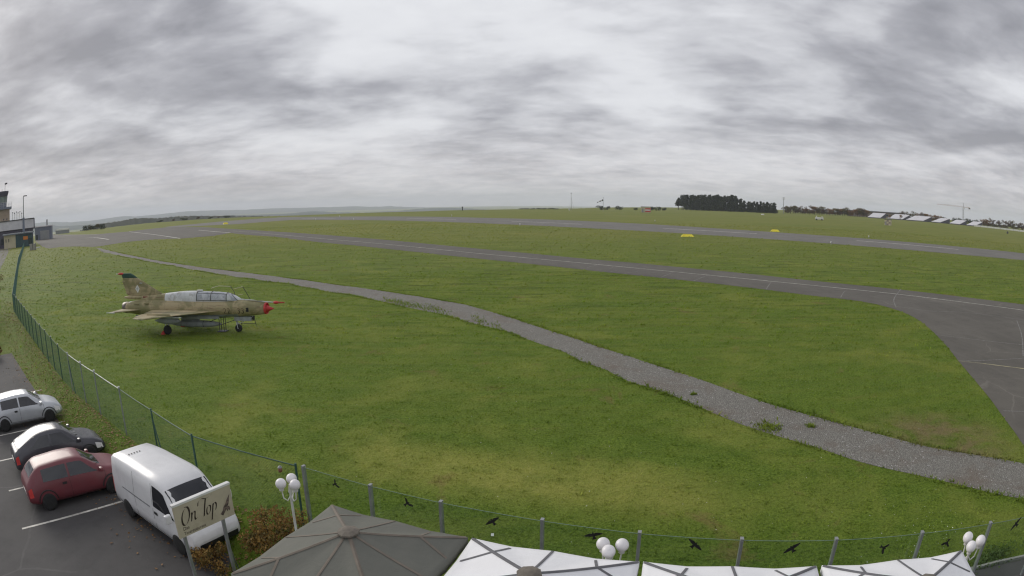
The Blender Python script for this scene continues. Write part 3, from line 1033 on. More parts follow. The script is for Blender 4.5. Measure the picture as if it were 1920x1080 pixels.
def make_glass_fence():
    root = thing('glass_fence', 'clear glass wind fence with grey posts and bird stickers along the terrace', 'glass fence', (*GP[0], 0))
    O = Vector((*GP[0], 0))
    H_ = 1.80
    for i, p in enumerate(GP):
        q = Vector((*p, 0)) - O
        nx = GP[min(i + 1, len(GP) - 1)]
        pv = GP[max(i - 1, 0)]
        ang = math.atan2(nx[1] - pv[1], nx[0] - pv[0])
        po = MB().box((0, 0, H_ / 2 - 0.05), (0.065, 0.10, H_ + 0.10), None, 0.008).build('post', M['galv'], root)
        po.location = q
        po.rotation_euler = (0, 0, ang)
        c = MB().box((0, 0, H_ + 0.006), (0.072, 0.107, 0.018), None, 0.004).build('post_cap', M['grey_metal'], po)
    BP = [(0.488, 1.573), (0.535, 1.568), (0.524, 1.561), (0.536, 1.609), (0.546, 1.615),
          (0.535, 1.598), (0.567, 1.512), (0.395, 1.450), (0.465, 1.641)]
    # (tilt, size, outline)
    BS = [(-65, 0.155, 1), (-50, 0.17, 1), (38, 0.20, 0), (18, 0.20, 0), (-42, 0.20, 0), (38, 0.21, 0), (-120, 0.17, 1), (-205, 0.17, 1), (52, 0.21, 0)]
    for i in range(len(GP) - 1):
        a, d, L = seg_frame(GP[i], GP[i + 1])
        a = a - O
        ang = math.atan2(d.y, d.x)
        pane = MB().box((0, 0, 0.93), (L - 0.075, 0.010, 1.66)).build('glass_pane', M['glass'], root)
        pane.location = a + d * (L / 2)
        pane.rotation_euler = (0, 0, ang)
        MB().box((0, 0, 1.765), (L - 0.08, 0.011, 0.006)).build('pane_edge', M['glass_edge'], pane)
        s, z = BP[i]
        tilt, size, kind = BS[i]
        ct, st = math.cos(R(tilt)), math.sin(R(tilt))
        pts = []
        for x, y in BIRDS[kind]:
            pts.append((size * (x * ct - y * st) + (s - 0.5) * L, size * (x * st + y * ct) + z))
        V = [Vector((p[0], p[1], 0)) for p in pts]
        T = tessellate_polygon([V])
        me = bpy.data.meshes.new('bird_sticker')
        me.from_pydata([(p[0], -0.0085, p[1]) for p in pts], [], T)
        me.materials.append(M['black'])
        o = bpy.data.objects.new('bird_sticker', me)
        COL.objects.link(o)
        o.parent = pane
        sd = o.modifiers.new('thickness', 'SOLIDIFY')
        sd.thickness = 0.0015
        sd.offset = 0


make_glass_fence()


# ------------------------------------------------------------------ parasols on the terrace
def fabric(name, col, dirt, tr):
    m = bpy.data.materials.new(name)
    m.use_nodes = True
    n = N(m.node_tree)
    tc = n.add('ShaderNodeTexCoord').outputs['Object']
    f = n.noise(tc, 1.3, 6, 0.65, 0.4)
    c = n.mix(n.rng(f, 0.40, 0.75, 0, 0.6), col, dirt)
    p = n.add('ShaderNodeBsdfPrincipled', i_Roughness=0.8)
    p.inputs['Specular IOR Level'].default_value = 0.2
    n.put(p.inputs['Base Color'], c)
    bn = n.add('ShaderNodeBump', i_Strength=0.30, i_Distance=0.05)
    n.put(bn.inputs['Height'], n.noise(tc, 2.5, 4, 0.6, 0.6))
    n.put(p.inputs['Normal'], bn.outputs[0])
    t = n.add('ShaderNodeBsdfTranslucent')
    n.put(t.inputs[0], c)
    ms = n.add('ShaderNodeMixShader', i_0=tr)
    n.put(ms.inputs[1], p.outputs[0])
    n.put(ms.inputs[2], t.outputs[0])
    out = n.add('ShaderNodeOutputMaterial')
    n.put(out.inputs[0], ms.outputs[0])
    return m


M['fabric_white'] = fabric('white_awning_cloth', (0.90, 0.90, 0.92), (0.82, 0.82, 0.83), 0.10)
M['fabric_grey'] = fabric('grey_olive_awning_cloth', (0.160, 0.163, 0.142), (0.205, 0.200, 0.172), 0.08)
M['seam_white'] = mat('grey_seam_tape', (0.13, 0.13, 0.14), 0.8, 0, 0.15, 3)
M['seam_grey'] = mat('brown_seam_tape', (0.165, 0.140, 0.112), 0.8, 0, 0.15, 3)
M['cap_cloth'] = mat('brown_cap_cloth', (0.155, 0.135, 0.110), 0.8, 0, 0.2, 5)


def make_parasol(fl, fr, label, cloth, seam, peak, rim=2.30, group=None):
    """fl, fr: the two far corners (x, y); the square canopy opens towards the camera"""
    a, b = Vector((*fl, 0)), Vector((*fr, 0))
    e = (b - a)
    S = e.length
    ang = math.atan2(e.y, e.x)
    n_ = Vector((math.sin(ang), -math.cos(ang), 0))
    c = (a + b) / 2 + n_ * S / 2
    root = thing('parasol', label, 'parasol', (c.x, c.y, 0.05), ang, group)
    h = S / 2
    z0, z1 = rim - 0.05, peak - 0.05

    def surf(x, y, lift=0.0):
        t = max(abs(x), abs(y)) / h                    # 0 centre .. 1 rim
        z = z1 + (z0 - z1) * (t ** 0.92)
        # cloth sags a little between the ribs
        if t > 1e-6:
            u = min(abs(x), abs(y)) / (t * h)
            z -= 0.065 * t * (1 - abs(2 * u - 1)) * (1 if t < 0.99 else 0.6)
        return (x, y, z + lift)
    K = 14
    mb = MB()
    for sx, sy in ((1, 0), (-1, 0), (0, 1), (0, -1)):
        rows = []
        for i in range(K + 1):
            t = max(i / K, 0.02)
            row = []
            for j in range(-8, 9):
                s = j / 8 * t * h
                row.append(surf(sx * t * h + (s if sx == 0 else 0), sy * t * h + (s if sy == 0 else 0)))
            rows.append(row)
        mb.grid(rows, True)
        rim_row = rows[-1]
        mb.grid([rim_row, [(p[0] * 1.002, p[1] * 1.002, p[2] - 0.13 - 0.02 * (k % 2)) for k, p in enumerate(rim_row)]], True)
    can = mb.build('canopy', cloth, root, weld=True)
    sol = can.modifiers.new('thickness', 'SOLIDIFY')
    sol.thickness = 0.004
    sol.offset = -1

    def strip(p, q, w, nm='seam'):
        p, q = Vector((*p, 0)), Vector((*q, 0))
        d = (q - p).normalized()
        s = Vector((-d.y, d.x, 0)) * w / 2
        A, B, C = [], [], []
        for t in np.linspace(0, 1, 14):
            o = p.lerp(q, t)
            A.append(surf(o.x + s.x, o.y + s.y, 0.009))
            C.append(surf(o.x, o.y, 0.010))
            B.append(surf(o.x - s.x, o.y - s.y, 0.009))
        x = MB().grid([A, C, B], False).build(nm, seam, root)
        so = x.modifiers.new('thickness', 'SOLIDIFY')
        so.thickness = 0.004
    w = 0.060
    for sx, sy in ((1, 1), (1, -1), (-1, 1), (-1, -1)):
        strip((0.10 * sx, 0.10 * sy), (h * 0.985 * sx, h * 0.985 * sy), w * 1.15, 'corner_seam')
        k = 0.58
        strip((h * k * sx, h * k * sy), (h * 0.985 * sx, h * 0.50 * sy), w * 0.8)
        strip((h * k * sx, h * k * sy), (h * 0.50 * sx, h * 0.985 * sy), w * 0.8)
    for sx, sy in ((1, 0), (-1, 0), (0, 1), (0, -1)):
        strip((0.12 * sx, 0.12 * sy), (h * 0.985 * sx, h * 0.985 * sy), w * 0.8, 'middle_seam')
    cz = z1
    cap = [(0.19, -0.005), (0.185, 0.02), (0.10, 0.05), (0.0, 0.06)]
    MB().lathe([(r, cz - 0.02 + q) for r, q in cap], (0, 0, 0), 'Z', 8, False).build('cap', M['cap_cloth'], root)
    MB().tube([(0, 0, 0.0), (0, 0, cz - 0.03)], 0.035, 10).build('pole', M['galv'], root)
    for sx, sy in ((1, 1), (1, -1), (-1, 1), (-1, -1), (1, 0), (-1, 0), (0, 1), (0, -1)):
        z_r = surf(h * 0.97 * sx, h * 0.97 * sy)[2] - 0.03
        MB().tube([(0.05 * sx, 0.05 * sy, cz - 0.08), (h * 0.97 * sx, h * 0.97 * sy, z_r)], 0.013, 6).build('rib', M['galv'], root)
    MB().box((0, 0, 0.04), (0.8, 0.8, 0.08), None, 0.02).build('base', M['kerb'], root)
    return root


CORN = [(-3.465, 10.228), (-0.776, 9.227), (-0.701, 9.202), (2.025, 8.334), (2.085, 8.327), (4.887, 7.586), (4.984, 7.571), (7.810, 6.825)]
make_parasol(CORN[0], CORN[1], 'olive-grey square parasol beside the autumn shrub', M['fabric_grey'], M['seam_grey'], 2.84)
make_parasol(CORN[2], CORN[3], 'white square parasol directly right of the olive-grey one', M['fabric_white'], M['seam_white'], 2.80)
make_parasol(CORN[4], CORN[5], 'white square parasol in the middle of the white three', M['fabric_white'], M['seam_white'], 2.80)
make_parasol(CORN[6], CORN[7], 'white square parasol nearest the right end of the terrace', M['fabric_white'], M['seam_white'], 2.80)


# ------------------------------------------------------------------ globe lamps
def opal_glass():
    m = mat('opal_globe', (0.78, 0.76, 0.77), 0.35, 0, 0.05, 8)
    return m


M['opal'] = opal_glass()


def make_lamp(loc, rz, label, arms, hz=2.30):
    root = thing('globe_lamp', label, 'lamp', (*loc, 0.0), rz, 'three-globe lamps on the terrace')
    MB().lathe([(0.11, 0.0), (0.11, 0.05), (0.05, 0.10), (0.04, 0.5), (0.03, 0.55), (0.028, hz - 0.25), (0.045, hz - 0.22), (0.02, hz - 0.05)], (0, 0, 0), 'Z', 12).build('post', M['white_metal'], root)
    for (x, y) in arms:
        pts = [(0, 0, hz - 0.30), (x * 0.45, y * 0.45, hz - 0.42), (x * 0.9, y * 0.9, hz - 0.34), (x, y, hz - 0.16)]
        ar = MB().tube(pts, 0.014, 8).build('arm', M['white_metal'], root)
        MB().lathe([(0.03, -0.17), (0.055, -0.15), (0.05, -0.105)], (x, y, hz), 'Z', 12).build('holder', M['white_metal'], ar)
        g = [(0.118 * math.sin(t), -0.118 * math.cos(t)) for t in np.linspace(0.02, math.pi - 0.02, 13)]
        MB().lathe(g, (x, y, hz), 'Z', 20).build('globe', M['opal'], root)


def lamp_from(globes, label):
    cx, cy = sum(g[0] for g in globes) / 3, sum(g[1] for g in globes) / 3
    make_lamp((cx, cy), 0, label, [(g[0] - cx, g[1] - cy) for g in globes])


lamp_from([(-4.794, 10.970), (-4.650, 11.246), (-4.476, 10.970)], 'white three-globe lamp beside the green fence and autumn shrub')
lamp_from([(1.515, 8.938), (1.829, 8.875), (1.571, 8.693)], 'white three-globe lamp behind the white parasols, middle of the terrace')
lamp_from([(8.245, 7.147), (8.430, 6.883), (8.092, 6.821)], 'white three-globe lamp at the right end of the terrace')

# ------------------------------------------------------------------ the fighter jet on the grass
def jet_paint():
    m = bpy.data.materials.new('weathered_camouflage')
    m.use_nodes = True
    n = N(m.node_tree)
    tc = n.add('ShaderNodeTexCoord').outputs['Object']
    a = n.noise(tc, 0.75, 5, 0.6, 0.6)
    b = n.noise(tc, 2.6, 6, 0.7, 0.3)
    s = n.noise(n.mapv(tc, (0.9, 6, 6)), 1.0, 5, 0.7, 0.2)
    c = n.mix(n.rng(a, 0.46, 0.54), (0.400, 0.330, 0.190), (0.240, 0.220, 0.105))
    c = n.mix(n.rng(b, 0.5, 0.75, 0, 0.45), c, (0.38, 0.32, 0.20))
    c = n.mix(n.rng(s, 0.55, 0.70, 0, 0.7), c, (0.15, 0.095, 0.055))
    w = n.noise(n.mapv(tc, (1, 1, 1), (9, 3, 1)), 3.5, 6, 0.75, 0.2)
    c = n.mix(n.rng(w, 0.65, 0.71, 0, 0.8), c, (0.50, 0.47, 0.40))
    # panel joints
    br = n.add('ShaderNodeTexBrick', i_Scale=1.0)
    br.inputs['Mortar Size'].default_value = 0.006
    br.inputs['Brick Width'].default_value = 1.15
    br.inputs['Row Height'].default_value = 0.5
    br.inputs['Color1'].default_value = (0, 0, 0, 1)
    br.inputs['Color2'].default_value = (0, 0, 0, 1)
    br.inputs['Mortar'].default_value = (1, 1, 1, 1)
    n.put(br.inputs['Vector'], n.mapv(tc, (1, 1, 1), rot=(R(90), 0, 0)))
    sc = n.add('ShaderNodeSeparateColor')
    n.put(sc.inputs[0], br.outputs['Color'])
    c = n.mix(n.math('MULTIPLY', sc.outputs[0], 0.5), c, (0.07, 0.055, 0.035))
    p = n.add('ShaderNodeBsdfPrincipled', i_Roughness=0.62)
    n.put(p.inputs['Base Color'], c)
    out = n.add('ShaderNodeOutputMaterial')
    n.put(out.inputs[0], p.outputs[0])
    return m


M['camo'] = jet_paint()
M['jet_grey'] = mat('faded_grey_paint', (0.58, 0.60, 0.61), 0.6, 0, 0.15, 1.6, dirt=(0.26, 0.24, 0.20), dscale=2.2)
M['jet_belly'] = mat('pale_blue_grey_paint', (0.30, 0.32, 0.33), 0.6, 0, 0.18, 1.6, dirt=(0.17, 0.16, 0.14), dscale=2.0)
M['nozzle'] = mat('burnt_metal', (0.16, 0.14, 0.125), 0.45, 0.7, 0.3, 4)
M['jet_red'] = mat('sun_faded_red_cover', (0.52, 0.045, 0.045), 0.55, 0, 0.18, 4)
M['fin_green'] = mat('dark_green_dielectric', (0.025, 0.075, 0.055), 0.5, 0, 0.2, 4)
M['frame_dark'] = mat('canopy_frame_paint', (0.075, 0.08, 0.075), 0.5, 0, 0.2, 5)


def crazed_glass():
    m = bpy.data.materials.new('crazed_canopy_glass')
    m.use_nodes = True
    n = N(m.node_tree)
    tc = n.add('ShaderNodeTexCoord').outputs['Object']
    f = n.noise(tc, 3.0, 6, 0.7, 0.4)
    c = n.mix(n.rng(f, 0.35, 0.65), (0.24, 0.26, 0.29), (0.52, 0.54, 0.57))
    p = n.add('ShaderNodeBsdfPrincipled', i_Roughness=0.18)
    n.put(p.inputs['Base Color'], c)
    p.inputs['Coat Weight'].default_value = 0.6
    out = n.add('ShaderNodeOutputMaterial')
    n.put(out.inputs[0], p.outputs[0])
    return m


M['canopy'] = crazed_glass()
M['cream_paint'] = mat('cream_tube_paint', (0.55, 0.52, 0.36), 0.5)


def wing_mesh(poly, th, z0, dz):
    """thin tapered plate: poly of (x, y) outline; y is the span; thickness fades towards the edges"""
    mb = MB()
    cx = sum(p[0] for p in poly) / len(poly)
    cy = sum(p[1] for p in poly) / len(poly)
    ymax = max(abs(p[1]) for p in poly)
    def z(p):
        return z0 + dz * abs(p[1]) / ymax
    inner = [(cx + (p[0] - cx) * 0.72, cy + (p[1] - cy) * 0.86) for p in poly]
    T = [(p[0], p[1], z(p) + th) for p in inner]
    B = [(p[0], p[1], z(p) - th) for p in inner]
    E_ = [(p[0], p[1], z(p) + 0.008) for p in poly]
    E2 = [(p[0], p[1], z(p) - 0.008) for p in poly]
    mb.grid([B, E2, E_, T], False, True)
    mb.face(T)
    mb.face(B[::-1])
    return mb


def make_jet():
    J = thing('fighter_jet', 'weathered tan and olive delta-wing fighter jet with red nose cone on the grass', 'aircraft', (-22.55, 36.45, 0.0), R(-0.5))
    # fuselage: (x, half width, z bottom, z top) stations, nose to tail
    st = [(6.86, 0.365, 1.20, 1.93), (6.4, 0.43, 1.14, 2.00), (5.8, 0.49, 1.08, 2.07), (5.0, 0.545, 1.03, 2.13), (4.0, 0.585, 0.99, 2.17), (3.0, 0.61, 0.96, 2.19),
          (1.5, 0.625, 0.94, 2.20), (0.0, 0.63, 0.94, 2.20), (-1.5, 0.60, 0.97, 2.18), (-2.6, 0.55, 1.01, 2.12), (-3.5, 0.49, 1.08, 2.03), (-4.0, 0.44, 1.13, 1.96), (-4.25, 0.41, 1.15, 1.92)]
    rows = []
    for x, w, b, t in st:
        zc, hh = (b + t) / 2, (t - b) / 2
        rows.append([(x, w * math.sin(a), zc - hh * math.cos(a)) for a in [2 * math.pi * k / 28 for k in range(28)]])
    mb = MB().grid(rows, True, True)
    # inner lip of the intake
    lip = [(6.80, 0.30 * math.sin(2 * math.pi * k / 28), 1.565 - 0.30 * math.cos(2 * math.pi * k / 28)) for k in range(28)]
    inn = [(6.2, 0.28 * math.sin(2 * math.pi * k / 28), 1.565 - 0.28 * math.cos(2 * math.pi * k / 28)) for k in range(28)]
    mb.grid([rows[0], lip, inn], True, True)
    fus = mb.build('fuselage', M['camo'], J, weld=True)
    MB().lathe([(0.375, 6.86), (0.372, 6.96), (0.345, 6.99), (0.318, 6.95), (0.31, 6.85)], (0, 0, 1.565), 'X', 28).build('intake_ring', M['jet_red'], J)
    MB().lathe([(0.29, 6.70), (0.27, 6.85), (0.0, 7.49)], (0, 0, 1.55), 'X', 24).build('nose_cone', M['jet_red'], J)
    # belly panel in pale grey
    rows = []
    for x, w, b, t in st[3:10]:
        zc, hh = (b + t) / 2, (t - b) / 2
        rows.append([(x, (w + 0.006) * math.sin(a), zc - (hh + 0.006) * math.cos(a)) for a in np.radians(np.linspace(-52, 52, 9))])
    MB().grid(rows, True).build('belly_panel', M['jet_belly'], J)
    # nozzle
    MB().lathe([(0.405, -4.25), (0.40, -4.38), (0.37, -4.62), (0.34, -4.62), (0.33, -4.2)], (0, 0, 1.535), 'X', 24).build('nozzle', M['nozzle'], J)
    MB().lathe([(0.435, -3.75), (0.43, -3.98)], (0, 0, 1.545), 'X', 24).build('nozzle_band', M['jet_grey'], J)

    # dorsal spine and the two-seat canopy share one ridge profile: (x, half width, z top)
    def ridge(xs, lift=0.0, cut=None):
        X = [5.18, 4.75, 4.26, 3.6, 3.03, 2.4, 1.96, 1.63, 1.0, 0.43, -0.5, -1.4, -2.3, -2.9]
        W = [0.06, 0.26, 0.345, 0.385, 0.40, 0.405, 0.405, 0.405, 0.40, 0.385, 0.34, 0.28, 0.20, 0.14]
        T = [2.18, 2.40, 2.57, 2.635, 2.655, 2.67, 2.68, 2.705, 2.70, 2.66, 2.57, 2.48, 2.40, 2.34]
        rr = []
        for x in xs:
            w = float(np.interp(-x, [-q for q in X], W)) + lift
            t = float(np.interp(-x, [-q for q in X], T)) + lift
            row = []
            for a in np.radians(np.linspace(-100, 100, 17)):
                zz = 1.98 + (t - 1.98) * max(0.0, math.cos(a)) ** 0.75 if abs(a) < math.pi / 2 else 1.98 - 0.05
                row.append((x, w * math.copysign(abs(math.sin(a)) ** 0.8, a), zz))
            rr.append(row)
        return rr
    MB().grid(ridge(np.linspace(1.92, -0.7, 16)), True).build('spine', M['jet_grey'], J)
    MB().grid(ridge(np.linspace(-0.7, -2.9, 12)), True).build('spine_tail', M['camo'], J)
    MB().grid(ridge(np.linspace(5.18, 1.90, 24), -0.012), True).build('canopy_sill', M['jet_grey'], J)

    def pane(x0, x1, a0, a1, name, slant=0.0, par=J):
        rows = []
        for x in np.linspace(x0, x1, 8):
            full = ridge([x], 0.006)[0]
            base = ridge([x], 0.006)[0]
            yz = np.array([(p[1], p[2]) for p in base])
            ang = np.linspace(-100, 100, 17)
            row = []
            for a in np.linspace(a0, a1, 9):
                xx = x + slant * (abs(a) / 90.0)
                bb = np.array([(p[1], p[2]) for p in ridge([xx], 0.006)[0]])
                row.append((xx, np.interp(a, ang, bb[:, 0]), np.interp(a, ang, bb[:, 1])))
            rows.append(row)
        return MB().grid(rows, True).build(name, M['canopy'], par)

    def hoop(x, name='canopy_frame', slant=0.0, r=0.022, a0=-84, a1=84):
        ang = np.linspace(-100, 100, 17)
        pts = []
        for a in np.linspace(a0, a1, 19):
            xx = x + slant * (abs(a) / 90.0)
            bb = np.array([(p[1], p[2]) for p in ridge([xx], 0.01)[0]])
            pts.append((xx, np.interp(a, ang, bb[:, 0]), np.interp(a, ang, bb[:, 1])))
        MB().tube(pts, r, 6).build(name, M['frame_dark'], J)

    pane(1.98, 3.02, -80, 80, 'rear_canopy_glass')
    pane(3.08, 4.14, -80, 80, 'front_canopy_glass')
    pane(4.22, 4.55, -80, 80, 'windscreen_glass', 0.42)
    for x in (1.95, 3.05):
        hoop(x)
    hoop(4.18, slant=0.02)
    hoop(4.42, 'windscreen_frame', 0.65, 0.018)
    for s in (-1, 1):
        ang = np.linspace(-100, 100, 17)
        for nm, aa in (('canopy_rail', 82), ('canopy_top_rail', 34)):
            pts = []
            for x in np.linspace(1.95, 4.85 if aa == 82 else 4.15, 12):
                bb = np.array([(p[1], p[2]) for p in ridge([x], 0.01)[0]])
                pts.append((x, np.interp(s * aa, ang, bb[:, 0]), np.interp(s * aa, ang, bb[:, 1])))
            MB().tube(pts, 0.018, 6).build(nm, M['frame_dark'], J)
    MB().box((2.05, 0, 2.73), (0.42, 0.16, 0.07), None, 0.02).build('periscope', M['white_metal'], J)

    # fin with its green tip, badge, trailing light
    def finp(poly, th, name, m, parent):
        mb = MB()
        cx, cz = sum(p[0] for p in poly) / len(poly), sum(p[1] for p in poly) / len(poly)
        inn = [(cx + (p[0] - cx) * 0.7, cz + (p[1] - cz) * 0.8) for p in poly]
        A = [(p[0], th, p[1]) for p in inn]
        B = [(p[0], -th, p[1]) for p in inn]
        E1 = [(p[0], 0.012, p[1]) for p in poly]
        E2 = [(p[0], -0.012, p[1]) for p in poly]
        mb.grid([B, E2, E1, A], False, True)
        mb.face(A)
        mb.face(B[::-1])
        return mb.build(name, m, parent)
    fin = finp([(-0.9, 2.40), (-1.13, 2.56), (-3.16, 3.60), (-4.58, 3.60), (-4.10, 2.30), (-1.2, 2.25)], 0.055, 'fin', M['camo'], J)
    finp([(-3.16, 3.60), (-3.52, 3.82), (-3.80, 3.93), (-4.68, 3.93), (-4.58, 3.60)], 0.045, 'fin_tip', M['fin_green'], fin)
    finp([(-3.90, 2.42), (-4.36, 3.42), (-4.66, 3.42), (-4.26, 2.42)], 0.065, 'rudder', M['camo'], fin)
    MB().lathe([(0.0, -5.05), (0.05, -4.96), (0.085, -4.80), (0.085, -4.62), (0.03, -4.45)], (0, 0, 3.90), 'X', 12).build('tail_lamp_cover', M['jet_red'], fin)
    MB().lathe([(0.0, -5.22), (0.03, -5.15), (0.02, -5.03)], (0, 0, 3.885), 'X', 8).build('tail_lamp', M['white_metal'], fin)
    for s in (-1, 1):
        y = s * 0.062
        dia = [(-3.02, 2.86), (-3.20, 3.14), (-3.42, 2.86), (-3.20, 2.56)]
        MB().prism(dia, min(y, y + s * 0.008), max(y, y + s * 0.008), 'Y').build('badge', M['white_metal'], fin)
        d2 = [(-3.11, 2.86), (-3.20, 3.00), (-3.31, 2.86), (-3.20, 2.71)]
        MB().prism(d2, min(y, y + s * 0.013), max(y, y + s * 0.013), 'Y').build('badge_centre', M['jet_grey'], fin)
        MB().lathe([(0.0, -3.02), (0.04, -2.95), (0.045, -2.85), (0.0, -2.70)], (-0.0, s * 0.06, 3.24), 'X', 8).build('blister', M['jet_grey'], fin)
    MB().box((-2.35, 0, 2.27), (0.75, 0.30, 0.14), None, 0.04).build('red_panel', mat('faded_red_brown', (0.20, 0.07, 0.045), 0.7), J)
    MB().lathe([(0.0, -4.66), (0.07, -4.45), (0.12, -4.1), (0.14, -3.5), (0.13, -2.9), (0.0, -2.4)], (0, 0, 2.245), 'X', 14).build('brake_chute_fairing', M['camo'], J)
    finp([(-1.6, 0.98), (-3.6, 1.02), (-3.7, 0.72), (-3.2, 0.62)], 0.03, 'ventral_fin', M['jet_belly'], J)

    # wings, tailplanes, flaps, fences
    for s in (-1, 1):
        wp = [(3.85, s * 0.56), (-0.55, s * 3.42), (-0.98, s * 3.46), (-1.50, s * 3.40), (-1.42, s * 0.56)]
        w = wing_mesh(wp, 0.055, 1.50, -0.12).build('wing', M['camo'], J)
        fl = wing_mesh([(-0.86, s * 0.75), (-0.86, s * 1.95), (-1.50, s * 1.95), (-1.50, s * 0.75)], 0.02, 1.535, -0.06)
        fl.build('flap', M['camo'], w)
        ai = wing_mesh([(-0.95, s * 2.05), (-0.95, s * 3.15), (-1.56, s * 3.15), (-1.56, s * 2.05)], 0.022, 1.51, -0.08)
        ai.build('aileron', M['camo'], w)
        MB().prism([(1.1, 1.42), (1.0, 1.55), (-0.9, 1.53), (-0.9, 1.42)], s * 2.45 - 0.008, s * 2.45 + 0.008, 'Y').build('wing_fence', M['camo'], w)
        MB().tube([(1.6, s * 2.0, 1.26), (0.9, s * 2.0, 1.25), (-0.3, s * 2.0, 1.28)], [0.03, 0.055, 0.04], 8).build('wing_pylon', M['jet_grey'], w)
        tp = [(-2.55, s * 0.42), (-4.45, s * 1.82), (-4.85, s * 1.86), (-4.55, s * 0.42)]
        t = wing_mesh(tp, 0.04, 1.48, -0.02).build('tailplane', M['camo'], J)
        MB().tube([(-4.2, s * 1.87, 1.46), (-4.98, s * 1.88, 1.46)], [0.035, 0.02], 8).build('tailplane_weight', M['jet_grey'], t)
        # air scoops, blisters on the rear fuselage
        MB().box((-2.2, s * 0.53, 1.92), (0.42, 0.10, 0.09), None, 0.03).build('air_scoop', M['camo'], J)
        MB().box((-3.1, s * 0.49, 1.86), (0.45, 0.07, 0.08), None, 0.025).build('air_scoop', M['camo'], J)
        MB().box((5.75, s * 0.487, 1.55), (0.20, 0.02, 0.27), None, 0.0).build('side_vent', M['black'], J)
        MB().prism([(3.6, 0.94), (1.2, 0.90), (1.2, 1.06), (3.6, 1.10)], min(s * 0.40, s * 0.50), max(s * 0.40, s * 0.50), 'Y').build('air_brake', M['jet_belly'], J)
    # pitot boom with its red cover
    pit = MB().tube([(5.2, 0, 2.13), (6.0, 0.0, 2.07), (6.9, 0, 1.985), (7.45, 0, 1.955), (8.0, 0, 1.935)], [0.05, 0.045, 0.035, 0.03, 0.025], 10).build('pitot_boom', M['jet_grey'], J)
    MB().lathe([(0.0, 7.40), (0.075, 7.46), (0.095, 7.55), (0.095, 7.68), (0.05, 7.80), (0.035, 8.18), (0.0, 8.22)], (0, 0, 1.945), 'X', 14).build('pitot_cover', M['jet_red'], pit)
    MB().box((6.2, -0.10, 2.08), (1.1, 0.05, 0.03)).build('boom_fairing', M['camo'], J)

    # centre-line tank, pylon and supports
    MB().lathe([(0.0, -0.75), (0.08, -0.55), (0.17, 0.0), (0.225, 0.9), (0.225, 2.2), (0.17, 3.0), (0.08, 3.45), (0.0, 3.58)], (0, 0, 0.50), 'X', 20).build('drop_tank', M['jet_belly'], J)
    MB().box((1.1, 0, 0.83), (1.5, 0.10, 0.26), None, 0.02).build('tank_pylon', M['jet_belly'], J)
    MB().lathe([(0.230, 2.18), (0.230, 2.22)], (0, 0, 0.50), 'X', 20).build('tank_band', M['dark_metal'], J)

    # nose gear
    def wheel(par, x, y, r, w, name='wheel', rim=M['jet_grey'], nb=True):
        k = MB().lathe([(r * 0.62, -w / 2), (r * 0.9, -w / 2), (r, -w * 0.3), (r, w * 0.3), (r * 0.9, w / 2), (r * 0.62, w / 2)], (x, y, r), 'Y', 22).build(name, M['rubber'], par)
        MB().lathe([(0.02, -w * 0.42), (r * 0.62, -w * 0.40), (r * 0.62, w * 0.40), (0.02, w * 0.42)], (x, y, r), 'Y', 18).build('hub', rim, k)
        return k
    ng = MB().tube([(4.62, 0, 1.05), (4.72, 0, 0.55), (4.80, 0, 0.26)], [0.06, 0.05, 0.04], 10)
    ng.tube([(4.80, -0.12, 0.25), (4.80, 0.12, 0.25)], 0.03, 8)
    ng.tube([(4.72, -0.11, 0.62), (4.80, -0.12, 0.25)], 0.025, 8)
    ng.tube([(4.72, 0.11, 0.62), (4.80, 0.12, 0.25)], 0.025, 8)
    ng.tube([(4.72, -0.11, 0.62), (4.72, 0.11, 0.62)], 0.025, 8)
    g = ng.build('nose_gear_leg', M['jet_grey'], J)
    MB().tube([(5.9, 0, 1.02), (4.78, 0, 0.52)], 0.028, 8).build('drag_brace', M['jet_grey'], g)
    MB().tube([(3.4, 0, 0.42), (4.60, 0, 0.80)], 0.02, 8).build('tow_brace', M['dark_metal'], g)
    wheel(g, 4.80, 0, 0.25, 0.17)
    for s in (-1, 1):
        MB().box((5.25, s * 0.20, 0.90), (1.25, 0.02, 0.26)).build('nose_gear_door', M['jet_belly'], J)
    MB().prism([(6.05, 1.06), (5.75, 1.06), (5.95, 0.74)], -0.02, 0.02, 'Y').build('belly_aerial', M['dark_metal'], J)
    # main gear, doors, chocks
    for s in (-1, 1):
        mg = MB().tube([(0.25, s * 1.10, 1.42), (0.02, s * 1.24, 0.80), (0.0, s * 1.26, 0.34)], [0.07, 0.06, 0.045], 10)
        mg.tube([(0.75, s * 0.85, 1.35), (0.05, s * 1.22, 0.60)], 0.03, 8)
        mg.tube([(-0.25, s * 1.22, 0.62), (0.0, s * 1.26, 0.34)], 0.03, 8)
        mg.tube([(0.02, s * 1.24, 0.78), (-0.25, s * 1.22, 0.62)], 0.028, 8)
        gg = mg.build('main_gear_leg', M['jet_grey'], J)
        wheel(gg, 0.0, s * 1.36, 0.31, 0.17)
        door = [(-0.75, 1.32), (0.55, 1.36), (0.75, 1.12), (0.72, 0.80), (0.30, 0.70), (-0.55, 0.80)]
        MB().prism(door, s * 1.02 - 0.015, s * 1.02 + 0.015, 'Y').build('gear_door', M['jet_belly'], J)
        # bulged pod fairing above the wheel
        MB().lathe([(0.0, -0.95), (0.13, -0.6), (0.23, 0.0), (0.24, 0.55), (0.17, 0.95), (0.05, 1.15)], (0.10, s * 1.62, 0.98), 'X', 16).build('underwing_pod', M['jet_belly'], J)
        MB().prism([(-0.45, 1.15), (0.7, 1.15), (0.7, 1.44), (-0.45, 1.44)], s * 1.62 - 0.035, s * 1.62 + 0.035, 'Y').build('pod_pylon', M['jet_grey'], J)
